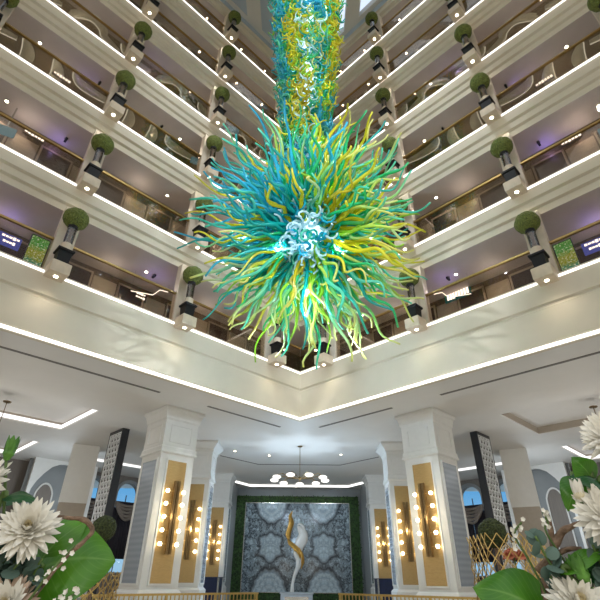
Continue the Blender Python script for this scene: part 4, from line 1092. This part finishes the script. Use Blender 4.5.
eucalyptus([E3(-.56, .96, -.06), E3(-.53, .955, -.01), E3(-.505, .95, .028)], RT(-1), 'dark eucalyptus sprig left of the branch foot', 31, .013, 22)
eucalyptus([E3(-.575, .95, -.03), E3(-.55, .94, .02), E3(-.54, .935, .045)], RT(-1), 'round-leaved eucalyptus sprig under the left petals, nearest the viewer', 33, .011, 24)
eucalyptus([E3(-.52, .965, -.08), E3(-.49, .96, -.03), E3(-.472, .955, .0)], RT(-1), 'eucalyptus sprig right of the blush dahlia, left bouquet', 34, .010, 24)
eucalyptus([E3(-.55, 1.0, -.04), E3(-.535, .985, .0), E3(-.53, .975, .03)], RT(-1), 'thick eucalyptus clump under the drooping petals, left bouquet', 32, .015, 22)
leafobj(E3(-.49, 1.0, .02), E3(-.58, .99, -.02), .04, (.1, -.9, .4), RT(-1), 'dark leaf in the shade between the left dahlias', m=LEAF2, seed=15)
eucalyptus([E3(-.60, .93, -.0), E3(-.575, .93, .05), E3(-.565, .93, .085)], RT(-1), 'eucalyptus sprig at the far left edge', 3)
spray([E3(-.47, .94, -.04), E3(-.439, .932, .008), E3(-.411, .943, .051)], RT(-1), 'tiny pale green filler spray crossing the broad left leaf', 5)
spray([E3(-.44, .94, -.06), E3(-.41, .945, -.035), E3(-.388, .953, -.020)], RT(-1), 'pale filler spray at the foot of the broad left leaf', 6)
# right
dahlia(E3(.580, .93, .105), (-.35, -.85, .30), .060, RT(1), 'large white dahlia at the right edge, middle one of the right bouquet', 11)
dahlia(E3(.615, .90, .245), (-.5, -.75, .3), .054, RT(1), 'white dahlia cut by the right edge, highest of the bouquet', 12)
dahlia(E3(.50, .965, -.032), (-.1, -.85, .5), .056, RT(1), 'white dahlia at the bottom right corner', 13)
leafobj(E3(.345, 1.06, -.01), E3(.46, 1.02, -.05), .062, (-.25, -.85, .5), RT(1), 'broad bright green leaf at lower right beside the column', wave=.02, fold=.2)
leafobj(E3(.600, .955, .045), E3(.49, .965, .015), .018, (.0, -.6, .8), RT(1), 'green leaf lying under the large right dahlia', seed=6)
leafobj(E3(.548, .94, .215), E3(.585, .955, .175), .030, (-.3, -.9, .2), RT(1), 'rounded green leaf beside the highest right dahlia', seed=7)
leafobj(E3(.535, .95, .175), E3(.60, .95, .165), .028, (-.1, -.8, .6), RT(1), 'dark green leaf below the highest right dahlia', m=LEAF2, seed=8)
leafobj(E3(.535, .985, .12), E3(.57, .985, .18), .026, (-.2, -.9, .3), RT(1), 'drooping green leaf left of the upper right bud', m=LEAF, seed=9)
leafobj(E3(.575, .97, .145), E3(.61, .96, .10), .035, (-.2, -.9, .2), RT(1), 'teal green leaf behind the large right dahlia', m=LEAF2, seed=10)
leafobj(E3(.60, .97, -.01), E3(.53, .98, .03), .035, (0, -.8, .6), RT(1), 'dark teal leaf low at the right edge', m=LEAF2, seed=12)
bud(E3(.518, .955, .0), (-.35, -.1, .9), .05, RT(1), 'half-open white and green bud above the bottom right dahlia', .05)
bud(E3(.545, .945, .135), (-.12, -.2, .9), .042, RT(1), 'cream bud left of the large right dahlia, higher one', .02, True)
branch([(.60, 1.0, 1.21), E3(.52, 1.0, -.12), E3(.478, 1.01, -.05), E3(.470, 1.015, .005), E3(.492, 1.005, .045), E3(.512, .993, .079), E3(.533, .981, .092), E3(.55, .971, .1)], [.009, .0095, .0095, .010, .009, .0075, .005, .003], 'thick twisted brown branch in the right bouquet', [([E3(.497, 1.003, .05), E3(.499, .999, .088), E3(.497, .995, .118)], [.006, .006, .005]), ([E3(.462, 1.02, .018), E3(.479, 1.012, .033), E3(.514, .994, .053), E3(.54, .979, .056)], [.007, .006, .005, .003])])
eucalyptus([E3(.50, .98, -.02), E3(.47, .975, .03), E3(.452, .97, .075)], RT(1), 'dusty eucalyptus sprig left of the right branch', 21)
leafobj(E3(.52, .995, .02), E3(.60, .99, -.02), .04, (-.1, -.9, .4), RT(1), 'dark leaf in the shade under the right dahlia', m=LEAF2, seed=16)
leafobj(E3(.50, 1.01, -.035), E3(.57, 1.0, -.01), .035, (-.1, -.9, .4), RT(1), 'dark leaf behind the bottom right dahlia', m=LEAF2, seed=17)
eucalyptus([E3(.57, .96, -.03), E3(.555, .955, .02), E3(.545, .95, .06)], RT(1), 'dark eucalyptus sprig under the large right dahlia', 22)
eucalyptus([E3(.555, .96, -.06), E3(.545, .955, -.01), E3(.565, .945, .03)], RT(1), 'round-leaved eucalyptus sprig between the two lower right dahlias', 35, .011, 24)
eucalyptus([E3(.50, .985, -.08), E3(.475, .985, -.03), E3(.470, .985, .01)], RT(1), 'eucalyptus sprig left of the half-open right bud', 36, .010, 22)
spray([E3(.455, 1.0, .0), E3(.430, 1.008, .075), E3(.445, 1.0, .102)], RT(1), 'white star-flower spray above the right gold trellis', 25)
spray([E3(.495, .985, .05), E3(.49, .985, .10), E3(.483, .981, .120)], RT(1), 'white star-flower tuft on the right branch tip', 26)

# ------------------------------------------------------------------ light: sky through the skylights and windows, lobby lamps
wd = bpy.data.worlds.new('daylight'); S.world = wd; wd.use_nodes = True
n = wd.node_tree.nodes; l = wd.node_tree.links; n.clear(); g = G(n, l)
o = n.new('ShaderNodeOutputWorld'); bg = n.new('ShaderNodeBackground'); tc = n.new('ShaderNodeTexCoord'); sp = n.new('ShaderNodeSeparateXYZ')
l.new(tc.outputs['Generated'], sp.inputs[0])
fwd = g.m('MULTIPLY', g.m('ADD', sp.outputs[1], .05), 3, clamp=True)
fc = g.mix(g.m('MULTIPLY', g.m('SUBTRACT', sp.outputs[2], .02), 7, clamp=True), (.48, .76, .95), (.13, .48, .88))
low = g.mix(fwd, (.62, .555, .45), fc)
up = g.m('MULTIPLY', g.m('SUBTRACT', sp.outputs[2], .25), 3, clamp=True)
l.new(g.mix(up, low, (1.2, 1.28, 1.36)), bg.inputs[0]); bg.inputs[1].default_value = .88; l.new(bg.outputs[0], o.inputs[0])

S.view_settings.view_transform = 'Standard'; S.view_settings.look = 'None'; S.view_settings.gamma = 1; S.view_settings.exposure = -.12
S.view_settings.use_curve_mapping = False
S.cycles.use_denoising = True
S.cycles.max_bounces = 8; S.cycles.transparent_max_bounces = 24; S.cycles.sample_clamp_indirect = 6
